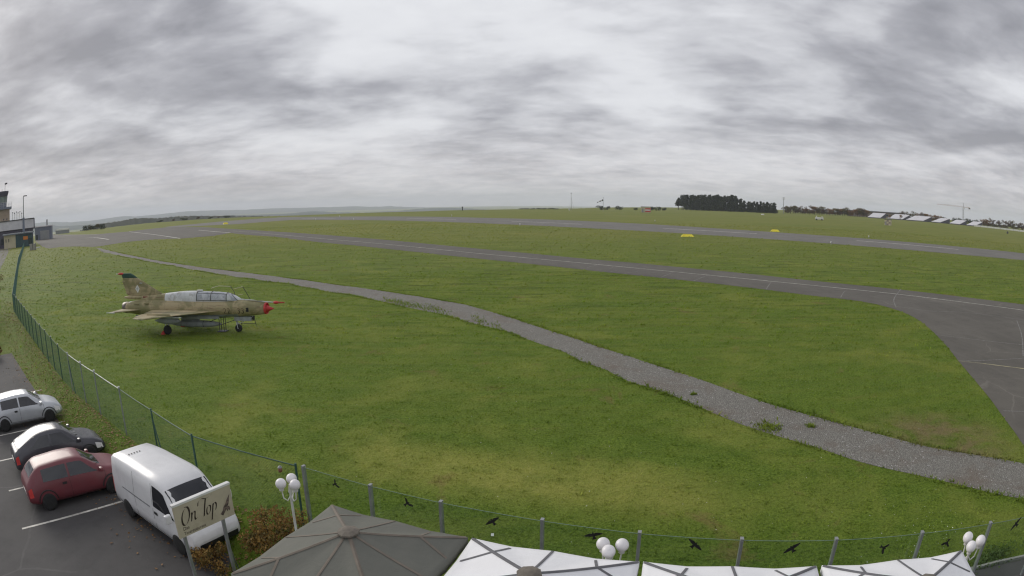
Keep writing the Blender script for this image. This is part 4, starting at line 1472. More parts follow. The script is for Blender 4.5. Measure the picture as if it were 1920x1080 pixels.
        for q in (-1,):
            c = MB().prism([(q * 0.20, 0.0), (q * 0.52, 0.0), (q * 0.50, 0.06), (q * 0.33, 0.26), (q * 0.30, 0.26)][::q], s * 1.36 - 0.13, s * 1.36 + 0.13, 'Y').build('wheel_chock', M['jet_red'], J)
    # struts standing below the forward fuselage (a prop frame on a foot plate)
    pf = MB().tube([(3.42, -0.14, 0.05), (3.42, -0.14, 1.02)], 0.025, 6)
    pf.tube([(3.75, -0.14, 0.05), (3.75, -0.14, 1.02)], 0.025, 6)
    pf.tube([(3.42, 0.14, 0.05), (3.42, 0.14, 1.02)], 0.025, 6)
    pf.tube([(3.75, 0.14, 0.05), (3.75, 0.14, 1.02)], 0.025, 6)
    pf.tube([(2.5, -0.14, 0.98), (5.2, -0.14, 0.92)], 0.022, 6)
    pf.tube([(2.6, -0.14, 0.62), (3.42, -0.14, 0.95)], 0.022, 6)
    pf.box((3.58, 0, 0.03), (0.6, 0.5, 0.05))
    tag(pf.build('prop_frame', M['dark_metal'], None), 'black steel prop frame under the jet, behind its nose wheel', 'support frame')
    bpy.data.objects['prop_frame'].location = J.location
    # numbers on the side: worn, only their lower halves still dark
    def digit_mat():
        m = bpy.data.materials.new('worn_number_paint')
        m.use_nodes = True
        n = N(m.node_tree)
        tc = n.add('ShaderNodeTexCoord').outputs['Object']
        sp = n.add('ShaderNodeSeparateXYZ')
        n.put(sp.inputs[0], tc)
        f = n.math('ADD', sp.outputs[1], n.math('MULTIPLY', n.math('SUBTRACT', n.noise(tc, 9.0, 5, 0.7), 0.5), 0.35))
        c = n.mix(n.rng(f, 0.17, 0.24), (0.045, 0.035, 0.022), (0.19, 0.135, 0.07))
        p = n.add('ShaderNodeBsdfPrincipled', i_Roughness=0.7)
        n.put(p.inputs['Base Color'], c)
        out = n.add('ShaderNodeOutputMaterial')
        n.put(out.inputs[0], p.outputs[0])
        return m
    dm = digit_mat()
    for x, s in ((4.02, '22'), (5.02, '33')):
        cu = bpy.data.curves.new('number', 'FONT')
        cu.body = s
        cu.size = 0.52
        cu.extrude = 0.002
        cu.space_character = 1.05
        o = bpy.data.objects.new('number', cu)
        COL.objects.link(o)
        o.rotation_euler = (R(90), 0, R(-2.5) if x > 4.5 else R(-1.5))
        w = float(np.interp(x + 0.3, [3, 4, 5, 5.8], [0.612, 0.590, 0.548, 0.50]))
        o.location = (x, -w - 0.003, 1.30)
        dg = bpy.context.evaluated_depsgraph_get()
        me = bpy.data.meshes.new_from_object(o.evaluated_get(dg))
        me.materials.clear()
        me.materials.append(dm)
        r = bpy.data.objects.new('number', me)
        COL.objects.link(r)
        r.parent = J
        r.location = o.location
        r.rotation_euler = o.rotation_euler
        bpy.data.objects.remove(o)
        r.name = 'number'
        # wrap it onto the round side
        for v in me.vertices:
            X = x + v.co.x
            zz = 1.30 + v.co.y
            ww = float(np.interp(-X, [-5.8, -5.0, -4.0, -3.0], [0.49, 0.545, 0.585, 0.61]))
            hh = 0.56
            yy = -ww * math.sqrt(max(0.05, 1 - ((zz - 1.575) / hh) ** 2)) - 0.006
            v.co = (v.co.x, v.co.y, -(yy + w + 0.003) + (0.002 if v.co.z > 0 else 0))
        r.rotation_euler = (R(90), 0, 0)
    return J


JET = make_jet()

# boarding ladder hooked on behind the cockpit: only its handrails show over the canopy
bs = thing('boarding_ladder', 'slim tubular boarding ladder leaning behind the jet canopy', 'ladder', (-18.3, 37.75, 0))
for up_, dn in (([(-2.04, 2.68), (-1.44, 2.84), (-0.50, 2.80), (-0.25, 2.43)], -0.20), ([(-0.23, 2.63), (0.42, 2.78), (0.90, 1.98)], 0.90)):
    k = len(up_)
    MB().tube([(x, 0.0, z) for x, z in up_[:k - 1]], 0.020, 6).build('handrail', M['cream_paint'], bs)
    MB().tube([(up_[k - 2][0], 0.0, up_[k - 2][1]), (up_[k - 1][0], 0.0, up_[k - 1][1]), (dn, 0.10, 1.7), (dn, 0.75, 0.02)], 0.020, 6).build('stile', M['dark_metal'], bs)
for k in range(6):
    t = k / 6
    MB().tube([(-0.20, 0.12 + 0.6 * (1 - t), 0.15 + 1.5 * t), (0.90, 0.12 + 0.6 * (1 - t), 0.15 + 1.5 * t)], 0.018, 6).build('rung', M['dark_metal'], bs)
MB().tube([(0.05, 0.0, 2.24), (0.38, 0.0, 2.28)], 0.018, 6).build('hook', M['cream_paint'], bs)

# ------------------------------------------------------------------ leaves and shrubs
def leaf_mat(name, c1, c2, c3=None, tr=0.25):
    m = bpy.data.materials.new(name)
    m.use_nodes = True
    n = N(m.node_tree)
    g = n.add('ShaderNodeNewGeometry')
    pos = g.outputs['Position']
    f = n.noise(pos, 3.3, 4, 0.7)
    w = n.add('ShaderNodeTexWhiteNoise', noise_dimensions='1D')
    n.put(w.inputs['W'], g.outputs['Random Per Island'])
    r = w.outputs['Value']
    c = n.mix(r, c1, c2)
    if c3:
        c = n.mix(n.rng(f, 0.48, 0.60), c, c3)
    p = n.add('ShaderNodeBsdfPrincipled', i_Roughness=0.7)
    p.inputs['Specular IOR Level'].default_value = 0.15
    n.put(p.inputs['Base Color'], c)
    t = n.add('ShaderNodeBsdfTranslucent')
    n.put(t.inputs[0], c)
    ms = n.add('ShaderNodeMixShader', i_0=tr)
    n.put(ms.inputs[1], p.outputs[0])
    n.put(ms.inputs[2], t.outputs[0])
    out = n.add('ShaderNodeOutputMaterial')
    n.put(out.inputs[0], ms.outputs[0])
    return m


M['leaf_autumn'] = leaf_mat('autumn_leaves', (0.20, 0.105, 0.035), (0.36, 0.23, 0.07), (0.13, 0.11, 0.04))
M['leaf_brown'] = leaf_mat('brown_leaves', (0.16, 0.085, 0.04), (0.24, 0.14, 0.06), (0.10, 0.09, 0.035))
M['leaf_fallen'] = leaf_mat('fallen_leaves', (0.22, 0.115, 0.05), (0.34, 0.21, 0.10), (0.15, 0.09, 0.05), 0.05)
M['pine'] = leaf_mat('pine_needles', (0.016, 0.026, 0.013), (0.036, 0.050, 0.022), None, 0.1)
M['leaf_orange'] = leaf_mat('orange_crown', (0.20, 0.095, 0.03), (0.30, 0.16, 0.05), (0.16, 0.10, 0.04))
M['leaf_olive'] = leaf_mat('olive_crown', (0.075, 0.080, 0.025), (0.135, 0.115, 0.035), (0.16, 0.105, 0.04))
M['leaf_dull'] = leaf_mat('dull_brown_crown', (0.080, 0.056, 0.032), (0.135, 0.092, 0.050), (0.13, 0.068, 0.040))
M['leaf_dark'] = leaf_mat('dark_green_crown', (0.022, 0.034, 0.016), (0.050, 0.064, 0.028), None)
M['leaf_weed'] = leaf_mat('weed_leaves', (0.07, 0.12, 0.03), (0.12, 0.17, 0.05), None)


def leaf_cloud(P, size, seed, flat=0.0):
    """quads of about `size` at points P -> (verts, faces)"""
    g = np.random.default_rng(seed)
    n = len(P)
    u = g.normal(size=(n, 3))
    u /= np.linalg.norm(u, axis=1)[:, None]
    v = g.normal(size=(n, 3))
    if flat:
        u[:, 2] *= 1 - flat
        v[:, 2] *= 1 - flat
    v -= (v * u).sum(1)[:, None] * u
    v /= np.linalg.norm(v, axis=1)[:, None] + 1e-9
    s = size * g.uniform(0.6, 1.3, n)[:, None]
    V = np.stack([P - u * s, P + v * s * 0.55, P + u * s, P - v * s * 0.55], 1).reshape(-1, 3)
    F = np.arange(n * 4).reshape(-1, 4)
    return V, F


def crown_points(blobs, n, seed, shell=0.55):
    """points spread through a set of ellipsoids (x, y, z, rx, ry, rz), denser towards the outside"""
    g = np.random.default_rng(seed)
    w = np.array([b[3] * b[4] * b[5] for b in blobs]) ** 0.75
    idx = g.choice(len(blobs), n, p=w / w.sum())
    B = np.array(blobs)[idx]
    d = g.normal(size=(n, 3))
    d /= np.linalg.norm(d, axis=1)[:, None]
    r = (shell + (1 - shell) * g.random(n)) * (0.9 + 0.2 * g.random(n))
    return B[:, :3] + d * B[:, 3:] * r[:, None]


def leaf_part(name, P, size, m, seed, parent, flat=0.0):
    V, F = leaf_cloud(P, size, seed, flat)
    o = np_mesh(name, V, F, m)
    o.parent = parent
    return o


def make_shrub(loc, label, rad, h, m, seed, n=1800, size=0.045, group=None):
    root = thing('autumn_shrub', label, 'shrub', (*loc, gz(*loc)), 0, group)
    g = np.random.default_rng(seed)
    blobs, br = [], MB()
    for k in range(11):
        a = g.uniform(0, 6.28)
        rr = rad * math.sqrt(g.random()) * 0.85
        hh = h * g.uniform(0.45, 0.9) * (1 - 0.4 * rr / rad)
        p = Vector((rr * math.cos(a), rr * math.sin(a), hh))
        blobs.append((p.x, p.y, p.z, rad * 0.34, rad * 0.34, h * 0.26))
        br.tube([(p.x * 0.1, p.y * 0.1, 0), (p.x * 0.5, p.y * 0.5, hh * 0.5), tuple(p), (p.x * 1.15, p.y * 1.15, hh + h * 0.2)], [0.022, 0.016, 0.010, 0.004], 5)
    br.build('branches', M['bark'], root)
    P = crown_points(blobs, n, seed, 0.25)
    P[:, 2] = np.maximum(P[:, 2], 0.03)
    leaf_part('foliage', P, size, m, seed + 1, root)
    return root


make_shrub((-5.85, 12.35), 'rust-brown autumn shrub under the lamp beside the olive-grey parasol', 1.05, 1.15, M['leaf_autumn'], 21, 3000, 0.042)
make_shrub((-7.2, 11.75), 'low golden-brown shrub below the restaurant sign', 0.75, 0.8, M['leaf_autumn'], 22, 1700, 0.042)
for k, (x, y, r_, h_, lab) in enumerate([(-38.4, 32.4, 1.7, 2.2, 'brown-leaved bush at the left edge, nearest the car park'),
                                         (-47.5, 40.0, 2.0, 2.6, 'golden-brown bush at the left edge, second along the fence'),
                                         (-57.5, 49.0, 2.0, 2.4, 'sparse brown bush at the left edge, third along the fence'),
                                         (-34.2, 29.0, 1.4, 1.8, 'low rust-coloured bush just above the car park at the left edge'),
                                         (-42.5, 36.3, 1.6, 2.0, 'low ochre bush at the left edge between two taller brown bushes'),
                                         (-70.0, 60.5, 2.6, 2.8, 'wide brown bush at the left edge, farthest along the fence')]):
    make_shrub((x - 1.3, y - 1.2), lab, r_, h_ * 0.85, M['leaf_brown'], 30 + k, 1500, 0.10, 'brown bushes along the left edge')

# leaves lying on the bank below the fence and round the car park
g_ = np.random.default_rng(5)
P = []
fl = np.array(FENCE[:22])
for k in range(9000):
    i = g_.integers(0, len(fl) - 1)
    t = g_.random()
    p = fl[i] * (1 - t) + fl[i + 1] * t
    d = fl[i + 1] - fl[i]
    d = d / np.linalg.norm(d)
    nrm = np.array([-d[1], d[0]])
    if nrm[0] > 0 or nrm[1] > 0:
        nrm = np.array([d[1], -d[0]]) if (d[1] < 0 or d[0] > 0) else nrm
    off = abs(g_.normal(0.9, 0.9))
    q = p + np.array([-0.62, -0.78]) * off
    P.append(q)
P = np.array(P)
P3 = np.column_stack([P, ground_z(P) + 0.02 + 0.02 * g_.random(len(P))])
V, F = leaf_cloud(P3, 0.055, 6, 0.9)
tag(np_mesh('fallen_leaves', V, F, M['leaf_fallen']), 'brown fallen leaves strewn on the bank below the fence', 'leaves', kind='stuff')

# weeds by the kerb and white daisies in the meadow
wp = np.array([[11.6 + g_.normal() * 0.55, 8.75 + g_.normal() * 0.22, abs(g_.normal()) * 0.06 + 0.04] for _ in range(700)])
V, F = leaf_cloud(wp, 0.05, 8, 0.4)
tag(np_mesh('weeds', V, F, M['leaf_weed']), 'bright green weeds beside the kerb at lower right', 'weeds', kind='stuff')
dp = []
for _ in range(260):
    r = 11 + 34 * g_.random() ** 1.3
    a = R(g_.uniform(-20, 50))
    dp.append((math.sin(a) * r, math.cos(a) * r))
for _ in range(70):
    dp.append((10.5 + g_.normal() * 1.4, 10.6 + g_.normal() * 0.9))
dp = np.array(dp)
ok = ~inside(dp, path_poly) & ~inside(dp, taxi_poly)
dp = dp[ok]
V, F = leaf_cloud(np.column_stack([dp, 0.06 + 0.02 * g_.random(len(dp))]), 0.021, 9, 0.8)
tag(np_mesh('daisies', V, F, M['white_metal']), 'tiny white daisies dotted through the meadow', 'flowers', kind='stuff')
sc_ = MB().box((0, 0, 0.0), (0.07, 0.09, 0.004), Matrix.Rotation(0.3, 3, 'X')).build('paper_scrap', M['white_metal'])
sc_.location = (-0.497, 13.041, 0.700)
sc_.location.z = 0.06
tag(sc_, 'white paper scrap lying in the grass behind the glass', 'litter')

# loose stones on the path
ps = []
gl = np.random.default_rng(12)
while len(ps) < 1500:
    i = int(gl.integers(60, 459))
    t = gl.random()
    q = pu[i] * (1 - t) + pl_[i] * t + gl.normal(size=2) * 0.15
    ps.append(q)
ps = np.array(ps)
oc = np.array([(1, 0, 0), (-1, 0, 0), (0, 1, 0), (0, -1, 0), (0, 0, 0.7), (0, 0, -0.5)], float)
of = np.array([(0, 2, 4), (2, 1, 4), (1, 3, 4), (3, 0, 4), (2, 0, 5), (1, 2, 5), (3, 1, 5), (0, 3, 5)])
sz = gl.lognormal(math.log(0.011), 0.35, len(ps))
Vs = (oc[None] * sz[:, None, None] * gl.uniform(0.6, 1.4, (len(ps), 1, 3))) + np.column_stack([ps, np.full(len(ps), 0.016)])[:, None, :]
Fs = (of[None] + 6 * np.arange(len(ps))[:, None, None]).reshape(-1, 3)
M['stone'] = leaf_mat('loose_stone', (0.18, 0.17, 0.16), (0.42, 0.41, 0.39), None, 0.0)
tag(np_mesh('loose_stones', Vs.reshape(-1, 3), Fs, M['stone']), 'pale loose stones on the gravel path', 'stones', kind='stuff')


# ------------------------------------------------------------------ vehicles
class Body:
    """car shell lofted along x (front to +x): stations of x, half width, sill z, belt z, belt half width, roof z, roof half width"""
    def __init__(self, st):
        self.st = np.array(st, float)
        o = np.argsort(self.st[:, 0])
        self.st = self.st[o]

    def row(self, x, lift=0.0):
        lo, hi = self.st[0, 0], self.st[-1, 0]
        q = min(0.22, x - lo, hi - x)
        xs = x + q * np.linspace(-1, 1, 7)
        c = [float(np.mean(np.interp(xs, self.st[:, 0], self.st[:, k]))) for k in range(1, 7)]
        w, zs, zb, wb, zr, wr = c
        half = [(0.0, zs), (w * 0.86, zs), (w * 0.97, zs + 0.08), (w, zs + (zb - zs) * 0.45), (wb, zb), (wb + (wr - wb) * 0.5, zb + (zr - zb) * 0.5),
                (wr, zb + (zr - zb) * 0.90), (wr * 0.86, zb + (zr - zb) * 0.985), (wr * 0.5, zr), (0.0, zr + 0.004)]
        pts = [(x, p, z) for p, z in half]
        return pts

    def shell(self, name, m, parent, n=44):
        x0, x1 = self.st[0, 0], self.st[-1, 0]
        xs = np.unique(np.concatenate([np.linspace(x0, x1, n), self.st[:, 0]]))
        rows = []
        for x in xs:
            r = self.row(x)
            rows.append([(q[0], -q[1], q[2]) for q in r[::-1]] + r[1:])
        mb = MB().grid(rows, True)
        mb.face([p for p in rows[0]][::-1])
        mb.face([p for p in rows[-1]])
        o = mb.build(name, m, parent, weld=True)
        return o

    def point(self, x, k, side, out=0.006):
        """k: fractional index into the half section"""
        r = self.row(x)
        i = int(min(k, len(r) - 1.001))
        f = k - i
        a, b = r[i], r[i + 1]
        p = Vector(((a[0] + (b[0] - a[0]) * f), (a[1] + (b[1] - a[1]) * f), (a[2] + (b[2] - a[2]) * f)))
        t = Vector((0, b[1] - a[1], b[2] - a[2]))
        n = Vector((0, t.z, -t.y)).normalized()
        p = p + n * out
        return (p.x, p.y * side, p.z)

    def patch(self, name, m, parent, side, bottom, top, k0, k1, nu=8, nv=4, out=0.006):
        """bottom/top: (x_rear, x_front) of the patch at section index k0 and k1"""
        rows = []
        for v in np.linspace(0, 1, nv):
            xr = bottom[0] + (top[0] - bottom[0]) * v
            xf = bottom[1] + (top[1] - bottom[1]) * v
            rows.append([self.point(x, k0 + (k1 - k0) * v, side, out) for x in np.linspace(xr, xf, nu)])
        return MB().grid(rows, True).build(name, m, parent)

    def cross(self, name, m, parent, xb, xt, kb, kt, out=0.008, nv=5):
        """front or rear screen: spans both sides, from x=xb at the bottom to x=xt at the top"""
        rows = []
        for v in np.linspace(0, 1, nv):
            x = xb + (xt - xb) * v
            z = None
            r = self.row(x)
            w = r[6][1] * 0.93
            ztop = r[8][2]
            row = []
            for s in np.linspace(-1, 1, 9):
                y = s * w
                z = ztop - 0.03 * abs(s) ** 3
                row.append((x + (out if xb > xt else -out), y, z + out))
            rows.append(row)
        return MB().grid(rows, True).build(name, m, parent)


def car_wheel(par, x, y, r, w):
    s = 1 if y > 0 else -1
    k = MB().lathe([(r * 0.6, -w / 2), (r * 0.94, -w / 2), (r, -w * 0.28), (r, w * 0.28), (r * 0.94, w / 2), (r * 0.6, w / 2)], (x, y, r), 'Y', 22).build('wheel', M['rubber'], par)
    MB().lathe([(0.03, -w * 0.44), (r * 0.6, -w * 0.36), (r * 0.6, w * 0.36), (0.03, w * 0.44)], (x, y, r), 'Y', 16).build('rim', M['grey_metal'], k)


def paint(name, c, rough=0.38, metal=0.0):
    return mat(name, c, rough, metal, 0.05, 1.2, coat=0.1, dirt=tuple(q * 0.8 + 0.02 for q in c), dscale=1.0)


def make_car(loc, rz, label, m, L=4.2, wid=0.86, hgt=1.45, est=True):
    root = thing('parked_car', label, 'car', (*loc, gz(*loc) + 0.006), rz, 'cars parked below the fence')
    h = L / 2
    rear_top = -h + (0.35 if est else 0.95)
    B = Body([(-h, wid * 0.86, 0.36, 0.62, wid * 0.80, 0.70, wid * 0.62), (-h + 0.06, wid * 0.94, 0.30, 0.86, wid * 0.88, 0.96, wid * 0.70), (-h + 0.22, wid, 0.26, 0.93, wid * 0.93, 1.06 if est else 1.0, wid * 0.74),
              (rear_top + 0.25, wid, 0.24, 0.95, wid * 0.95, hgt - 0.06, wid * 0.68), (-0.4, wid, 0.22, 0.94, wid * 0.96, hgt, wid * 0.70), (0.35, wid, 0.22, 0.92, wid * 0.96, hgt - 0.03, wid * 0.68),
              (h - 1.08, wid, 0.22, 0.90, wid * 0.95, 0.97, wid * 0.80), (h - 0.5, wid * 0.97, 0.24, 0.82, wid * 0.92, 0.88, wid * 0.78), (h - 0.12, wid * 0.90, 0.28, 0.68, wid * 0.82, 0.74, wid * 0.70), (h, wid * 0.78, 0.34, 0.52, wid * 0.72, 0.58, wid * 0.6)])
    B.shell('body', m, root)
    for s in (-1, 1):
        B.patch('side_window', M['car_glass'], root, s, (-h + 0.75, -0.33), (rear_top + 0.42, -0.33), 4.08, 5.75)
        B.patch('side_window', M['car_glass'], root, s, (-0.25, h - 1.25), (-0.25, 0.32), 4.08, 5.75)
        MB().box((h - 1.15, s * (wid + 0.07), 0.98), (0.13, 0.20, 0.13), None, 0.04).build('wing_mirror', m, root)
        B.patch('headlight', M['opal'], root, s, (h - 0.42, h - 0.12), (h - 0.46, h - 0.16), 2.9, 3.7, out=0.004)
        B.patch('tail_light', M['red'], root, s, (-h + 0.05, -h + 0.22), (-h + 0.06, -h + 0.22), 3.0, 3.9, out=0.004)
        B.patch('door_handle', M['black'], root, s, (-0.62, -0.44), (-0.62, -0.44), 3.55, 3.75, out=0.016)
        for x in (-h + 0.78, h - 0.80):
            car_wheel(root, x, s * (wid - 0.10), 0.31, 0.20)
    for s in (-1, 1):
        for xx in (-0.31, h - 1.02):
            B.patch('door_joint', M['black'], root, s, (xx, xx + 0.012), (xx, xx + 0.012), 2.1, 4.05, 2, 7, out=0.003)
        B.patch('sill_strip', M['black'], root, s, (-h + 1.15, h - 1.18), (-h + 1.15, h - 1.18), 1.7, 2.15, 20, 2, out=0.006)
        for x in (-h + 0.78, h - 0.80):
            arch = [(x + 0.40 * math.cos(a), 0.31 + 0.40 * math.sin(a)) for a in np.linspace(0.15, math.pi - 0.15, 11)]
            MB().tube([(px, s * (wid + 0.002), pz) for px, pz in arch], 0.022, 5).build('wheel_arch', M['black'], root)
    MB().box((h - 0.02, 0, 0.40), (0.05, 0.95, 0.13), None, 0.02).build('grille', M['black'], root)
    MB().box((h + 0.012, 0, 0.41), (0.012, 0.50, 0.10)).build('number_plate', M['white_metal'], root)
    MB().box((-h - 0.004, 0, 0.55), (0.014, 0.50, 0.10)).build('number_plate', M['white_metal'], root)
    for s in (-0.28, 0.28):
        MB().tube([(h - 1.05, s, 1.0), (h - 1.25, s - 0.38, 1.10)], 0.008, 5).build('wiper', M['black'], root)
    B.cross('windscreen', M['car_glass'], root, h - 1.06, 0.42, 4, 8)
    B.cross('rear_window', M['car_glass'], root, -h + 0.26, rear_top + 0.20, 4, 8)
    return root


def make_van(loc, rz, label):
    root = thing('white_van', label, 'van', (*loc, gz(*loc) + 0.006), rz)
    h, wid, hg = 2.65, 0.90, 1.82
    B = Body([(-h, wid * 0.95, 0.34, 0.98, wid * 0.92, 1.72, wid * 0.80), (-h + 0.10, wid * 0.99, 0.28, 1.0, wid * 0.96, hg - 0.05, wid * 0.84), (-1.7, wid, 0.25, 1.02, wid * 0.98, hg, wid * 0.87), (0.0, wid, 0.25, 1.02, wid * 0.98, hg, wid * 0.87),
              (0.42, wid, 0.25, 1.01, wid * 0.98, hg - 0.05, wid * 0.84), (0.70, wid, 0.25, 1.01, wid * 0.98, hg - 0.17, wid * 0.80), (1.35, wid, 0.25, 0.98, wid * 0.96, 1.06, wid * 0.84), (1.68, wid * 0.96, 0.27, 0.86, wid * 0.92, 0.92, wid * 0.78),
              (1.86, wid * 0.90, 0.30, 0.66, wid * 0.86, 0.74, wid * 0.72), (1.94, wid * 0.8, 0.34, 0.52, wid * 0.74, 0.56, wid * 0.6)])
    wm = paint('white_van_paint', (0.72, 0.72, 0.73), 0.3)
    B.shell('body', wm, root, 60)
    B.cross('windscreen', M['car_glass'], root, 1.36, 0.66, 4, 8)
    for s in (-1, 1):
        B.patch('door_window', M['car_glass'], root, s, (0.12, 1.22), (0.14, 0.66), 4.12, 5.8)
        m_ = MB().box((1.18, s * (wid + 0.13), 1.12), (0.13, 0.20, 0.26), None, 0.05).build('wing_mirror', wm, root)
        MB().box((1.11, s * (wid + 0.13), 1.12), (0.012, 0.15, 0.20), None, 0.0).build('mirror_glass', M['car_glass'], m_)
        B.patch('headlight', M['opal'], root, s, (1.62, 1.86), (1.60, 1.82), 3.0, 3.9, out=0.005)
        B.patch('tail_light', M['red'], root, s, (-h + 0.01, -h + 0.10), (-h + 0.01, -h + 0.10), 2.8, 4.2, out=0.005)
        B.patch('door_handle', M['black'], root, s, (0.14, 0.32), (0.14, 0.32), 3.6, 3.8, out=0.02)
        for xx in (0.06, -1.05):
            B.patch('door_joint', M['black'], root, s, (xx, xx + 0.012), (xx, xx + 0.012), 2.2, 5.9, 2, 8, out=0.003)
        B.patch('slide_rail', M['grey_metal'], root, s, (-1.85, -0.1), (-1.85, -0.1), 3.85, 3.95, out=0.004)
        B.patch('bumper_strip', M['black'], root, s, (-2.5, 1.72), (-2.5, 1.72), 1.8, 2.2, 24, 2, out=0.006)
        for x in (-1.75, 1.18):
            car_wheel(root, x, s * (wid - 0.10), 0.31, 0.20)
    for k in range(5):
        MB().box((-1.95, -0.36 + k * 0.10, hg + 0.004), (0.055, 0.035, 0.012)).build('roof_slot', M['black'], root)
    MB().tube([(1.40, 0.55, 1.07), (1.02, 0.05, 1.44)], 0.010, 5).build('wiper', M['black'], root)
    MB().box((1.92, 0, 0.42), (0.06, 1.3, 0.16), None, 0.02).build('bumper', M['black'], root)
    return root


make_van((-9.12, 13.28), R(-28), 'white panel van parked behind the restaurant sign')
make_car((-14.07, 14.08), R(55), 'dark red car parked behind the white van', paint('dark_red_car_paint', (0.16, 0.035, 0.045)))
make_car((-16.60, 15.95), R(55), 'dark grey car parked between the red car and the silver one', paint('dark_grey_car_paint', (0.075, 0.075, 0.085), 0.25, 0.3), est=False)
make_car((-21.67, 18.95), R(55), 'silver-white car parked farthest from the van', paint('silver_car_paint', (0.55, 0.57, 0.60), 0.25, 0.3))
make_car((-26.9, 18.3), R(58), 'black car with red tail lights at the far left edge', paint('black_car_paint', (0.03, 0.03, 0.04)))


# ------------------------------------------------------------------ restaurant sign
def make_sign():
    # board plane: along +x local = from left to right as read
    Bp = Vector((-6.42, 11.68, 0))
    A = Bp - Vector((0.464, 0.886, 0)) * 1.66
    d = (Bp - A)
    L = d.length
    ang = math.atan2(d.y, d.x)
    root = thing('restaurant_sign', 'cream board reading On Top with a bird, standing before the white van', 'sign', (A.x, A.y, gz(A.x, A.y)), ang)
    zb = -gz(A.x, A.y)
    z0, z1 = 1.02 + zb, 1.80 + zb
    cream = mat('cream_sign_board', (0.50, 0.45, 0.34), 0.6, 0, 0.08, 2.0, dirt=(0.38, 0.33, 0.24), dscale=1.4)
    brown = mat('dark_brown_lettering', (0.035, 0.022, 0.018), 0.7)
    tilt = 0.0
    MB().box((L / 2, 0.02, (z0 + z1) / 2), (L, 0.04, z1 - z0)).build('board', cream, root)
    MB().box((L / 2, 0.045, z1 + 0.03), (L + 0.02, 0.11, 0.055), None, 0.006).build('top_rail', M['white_metal'], root)
    for x in (0.18, L - 0.32):
        MB().box((x, 0.085, (z1 + 0.0) / 2), (0.07, 0.07, z1 + 0.0)).build('post', M['grey_metal'], root)
    MB().tube([(L - 0.32, 0.09, 0.75 + zb * 0.4), (L - 0.02, 0.35, 0.05)], 0.022, 6).build('stay', M['galv'], root)

    def stroke(pts, w0, w1=None, name='lettering'):
        """brush stroke in board coordinates (metres from the lower left), flat ribbon 2 mm proud"""
        P = smooth_line(pts, max(10, len(pts) * 6)) if len(pts) > 2 else np.linspace(pts[0], pts[1], 6)
        t = np.gradient(P, axis=0)
        t /= np.linalg.norm(t, axis=1)[:, None] + 1e-9
        # broad-nib pen: thick on steep strokes, thin on level ones
        ww = w0 * 1.2 * (0.60 + 0.8 * np.abs(t @ np.array([0.35, -0.94])))
        nn = np.array([0.94, 0.34])
        Aa = P + nn * ww[:, None] / 2
        Bb = P - nn * ww[:, None] / 2
        mb = MB().grid([[(p[0], -0.003, p[1]) for p in Aa], [(p[0], -0.003, p[1]) for p in Bb]], False)
        mb.build(name, brown, root)
    def sh(pts, ox, oy, s):
        return [((x + 0.22 * y) * s + ox, y * s + oy) for x, y in pts]
    zo = z0
    S = 0.40
    oy = zo + 0.30
    # On
    stroke(sh([(0.42, 0.95), (0.15, 0.80), (0.02, 0.42), (0.10, 0.02), (0.32, -0.06), (0.52, 0.22), (0.56, 0.62), (0.42, 0.93), (0.20, 0.98)], 0.14, oy, S), 0.030)
    stroke(sh([(0.72, 0.52), (0.73, 0.20), (0.70, 0.0)], 0.14, oy, S), 0.028)
    stroke(sh([(0.71, 0.28), (0.84, 0.50), (0.97, 0.48), (0.96, 0.15), (1.03, 0.0), (1.12, 0.08)], 0.14, oy, S), 0.028)
    # Top
    stroke(sh([(1.18, 0.72), (1.22, 0.95), (1.45, 1.06), (1.75, 0.98), (2.05, 1.02), (2.22, 1.12)], 0.14, oy, S), 0.022)
    stroke(sh([(1.74, 1.0), (1.68, 0.55), (1.66, 0.25), (1.64, -0.02)], 0.14, oy, S), 0.034)
    stroke(sh([(2.0, 0.50), (1.86, 0.40), (1.84, 0.10), (1.96, -0.02), (2.10, 0.15), (2.10, 0.42), (1.98, 0.50)], 0.14, oy, S), 0.026)
    stroke(sh([(2.30, 0.50), (2.27, 0.10), (2.22, -0.45)], 0.14, oy, S), 0.030)
    stroke(sh([(2.29, 0.35), (2.42, 0.52), (2.54, 0.38), (2.50, 0.08), (2.34, 0.0)], 0.14, oy, S), 0.026)
    # bird in flight at the right
    bird = [(0.98, 0.16), (1.06, 0.22), (1.10, 0.30), (1.17, 0.36), (1.24, 0.46), (1.335, 0.56), (1.30, 0.44), (1.27, 0.34), (1.23, 0.29), (1.27, 0.27), (1.29, 0.22), (1.27, 0.14), (1.235, 0.20), (1.20, 0.15), (1.17, 0.22), (1.12, 0.16), (1.05, 0.10)]
    bird = [(p[0] + 0.27, p[1]) for p in bird]
    V_ = [Vector((p[0], p[1], 0)) for p in bird]
    me = bpy.data.meshes.new('bird_emblem')
    me.from_pydata([(p[0], -0.003, p[1] + zo) for p in bird], [], tessellate_polygon([V_]))
    me.materials.append(mat('bird_print', (0.055, 0.040, 0.045), 0.7, 0, 0.4, 14, col2=(0.16, 0.12, 0.10)))
    o = bpy.data.objects.new('bird_emblem', me)
    COL.objects.link(o)
    o.parent = root
    # small print
    for body, x, y, s in (('Das', 0.14, 0.16, 0.12), ('Tanzrestaurant', 0.14, 0.045, 0.105)):
        cu = bpy.data.curves.new('small_lettering', 'FONT')
        cu.body = body
        cu.size = s
        cu.shear = 0.15
        ob = bpy.data.objects.new('small_lettering', cu)
        COL.objects.link(ob)
        me = bpy.data.meshes.new_from_object(ob.evaluated_get(bpy.context.evaluated_depsgraph_get()))
        bpy.data.objects.remove(ob)
        me.materials.clear()
        me.materials.append(brown)
        r = bpy.data.objects.new('small_lettering', me)
        COL.objects.link(r)
        r.parent = root
        r.location = (x, -0.004, zo + y)
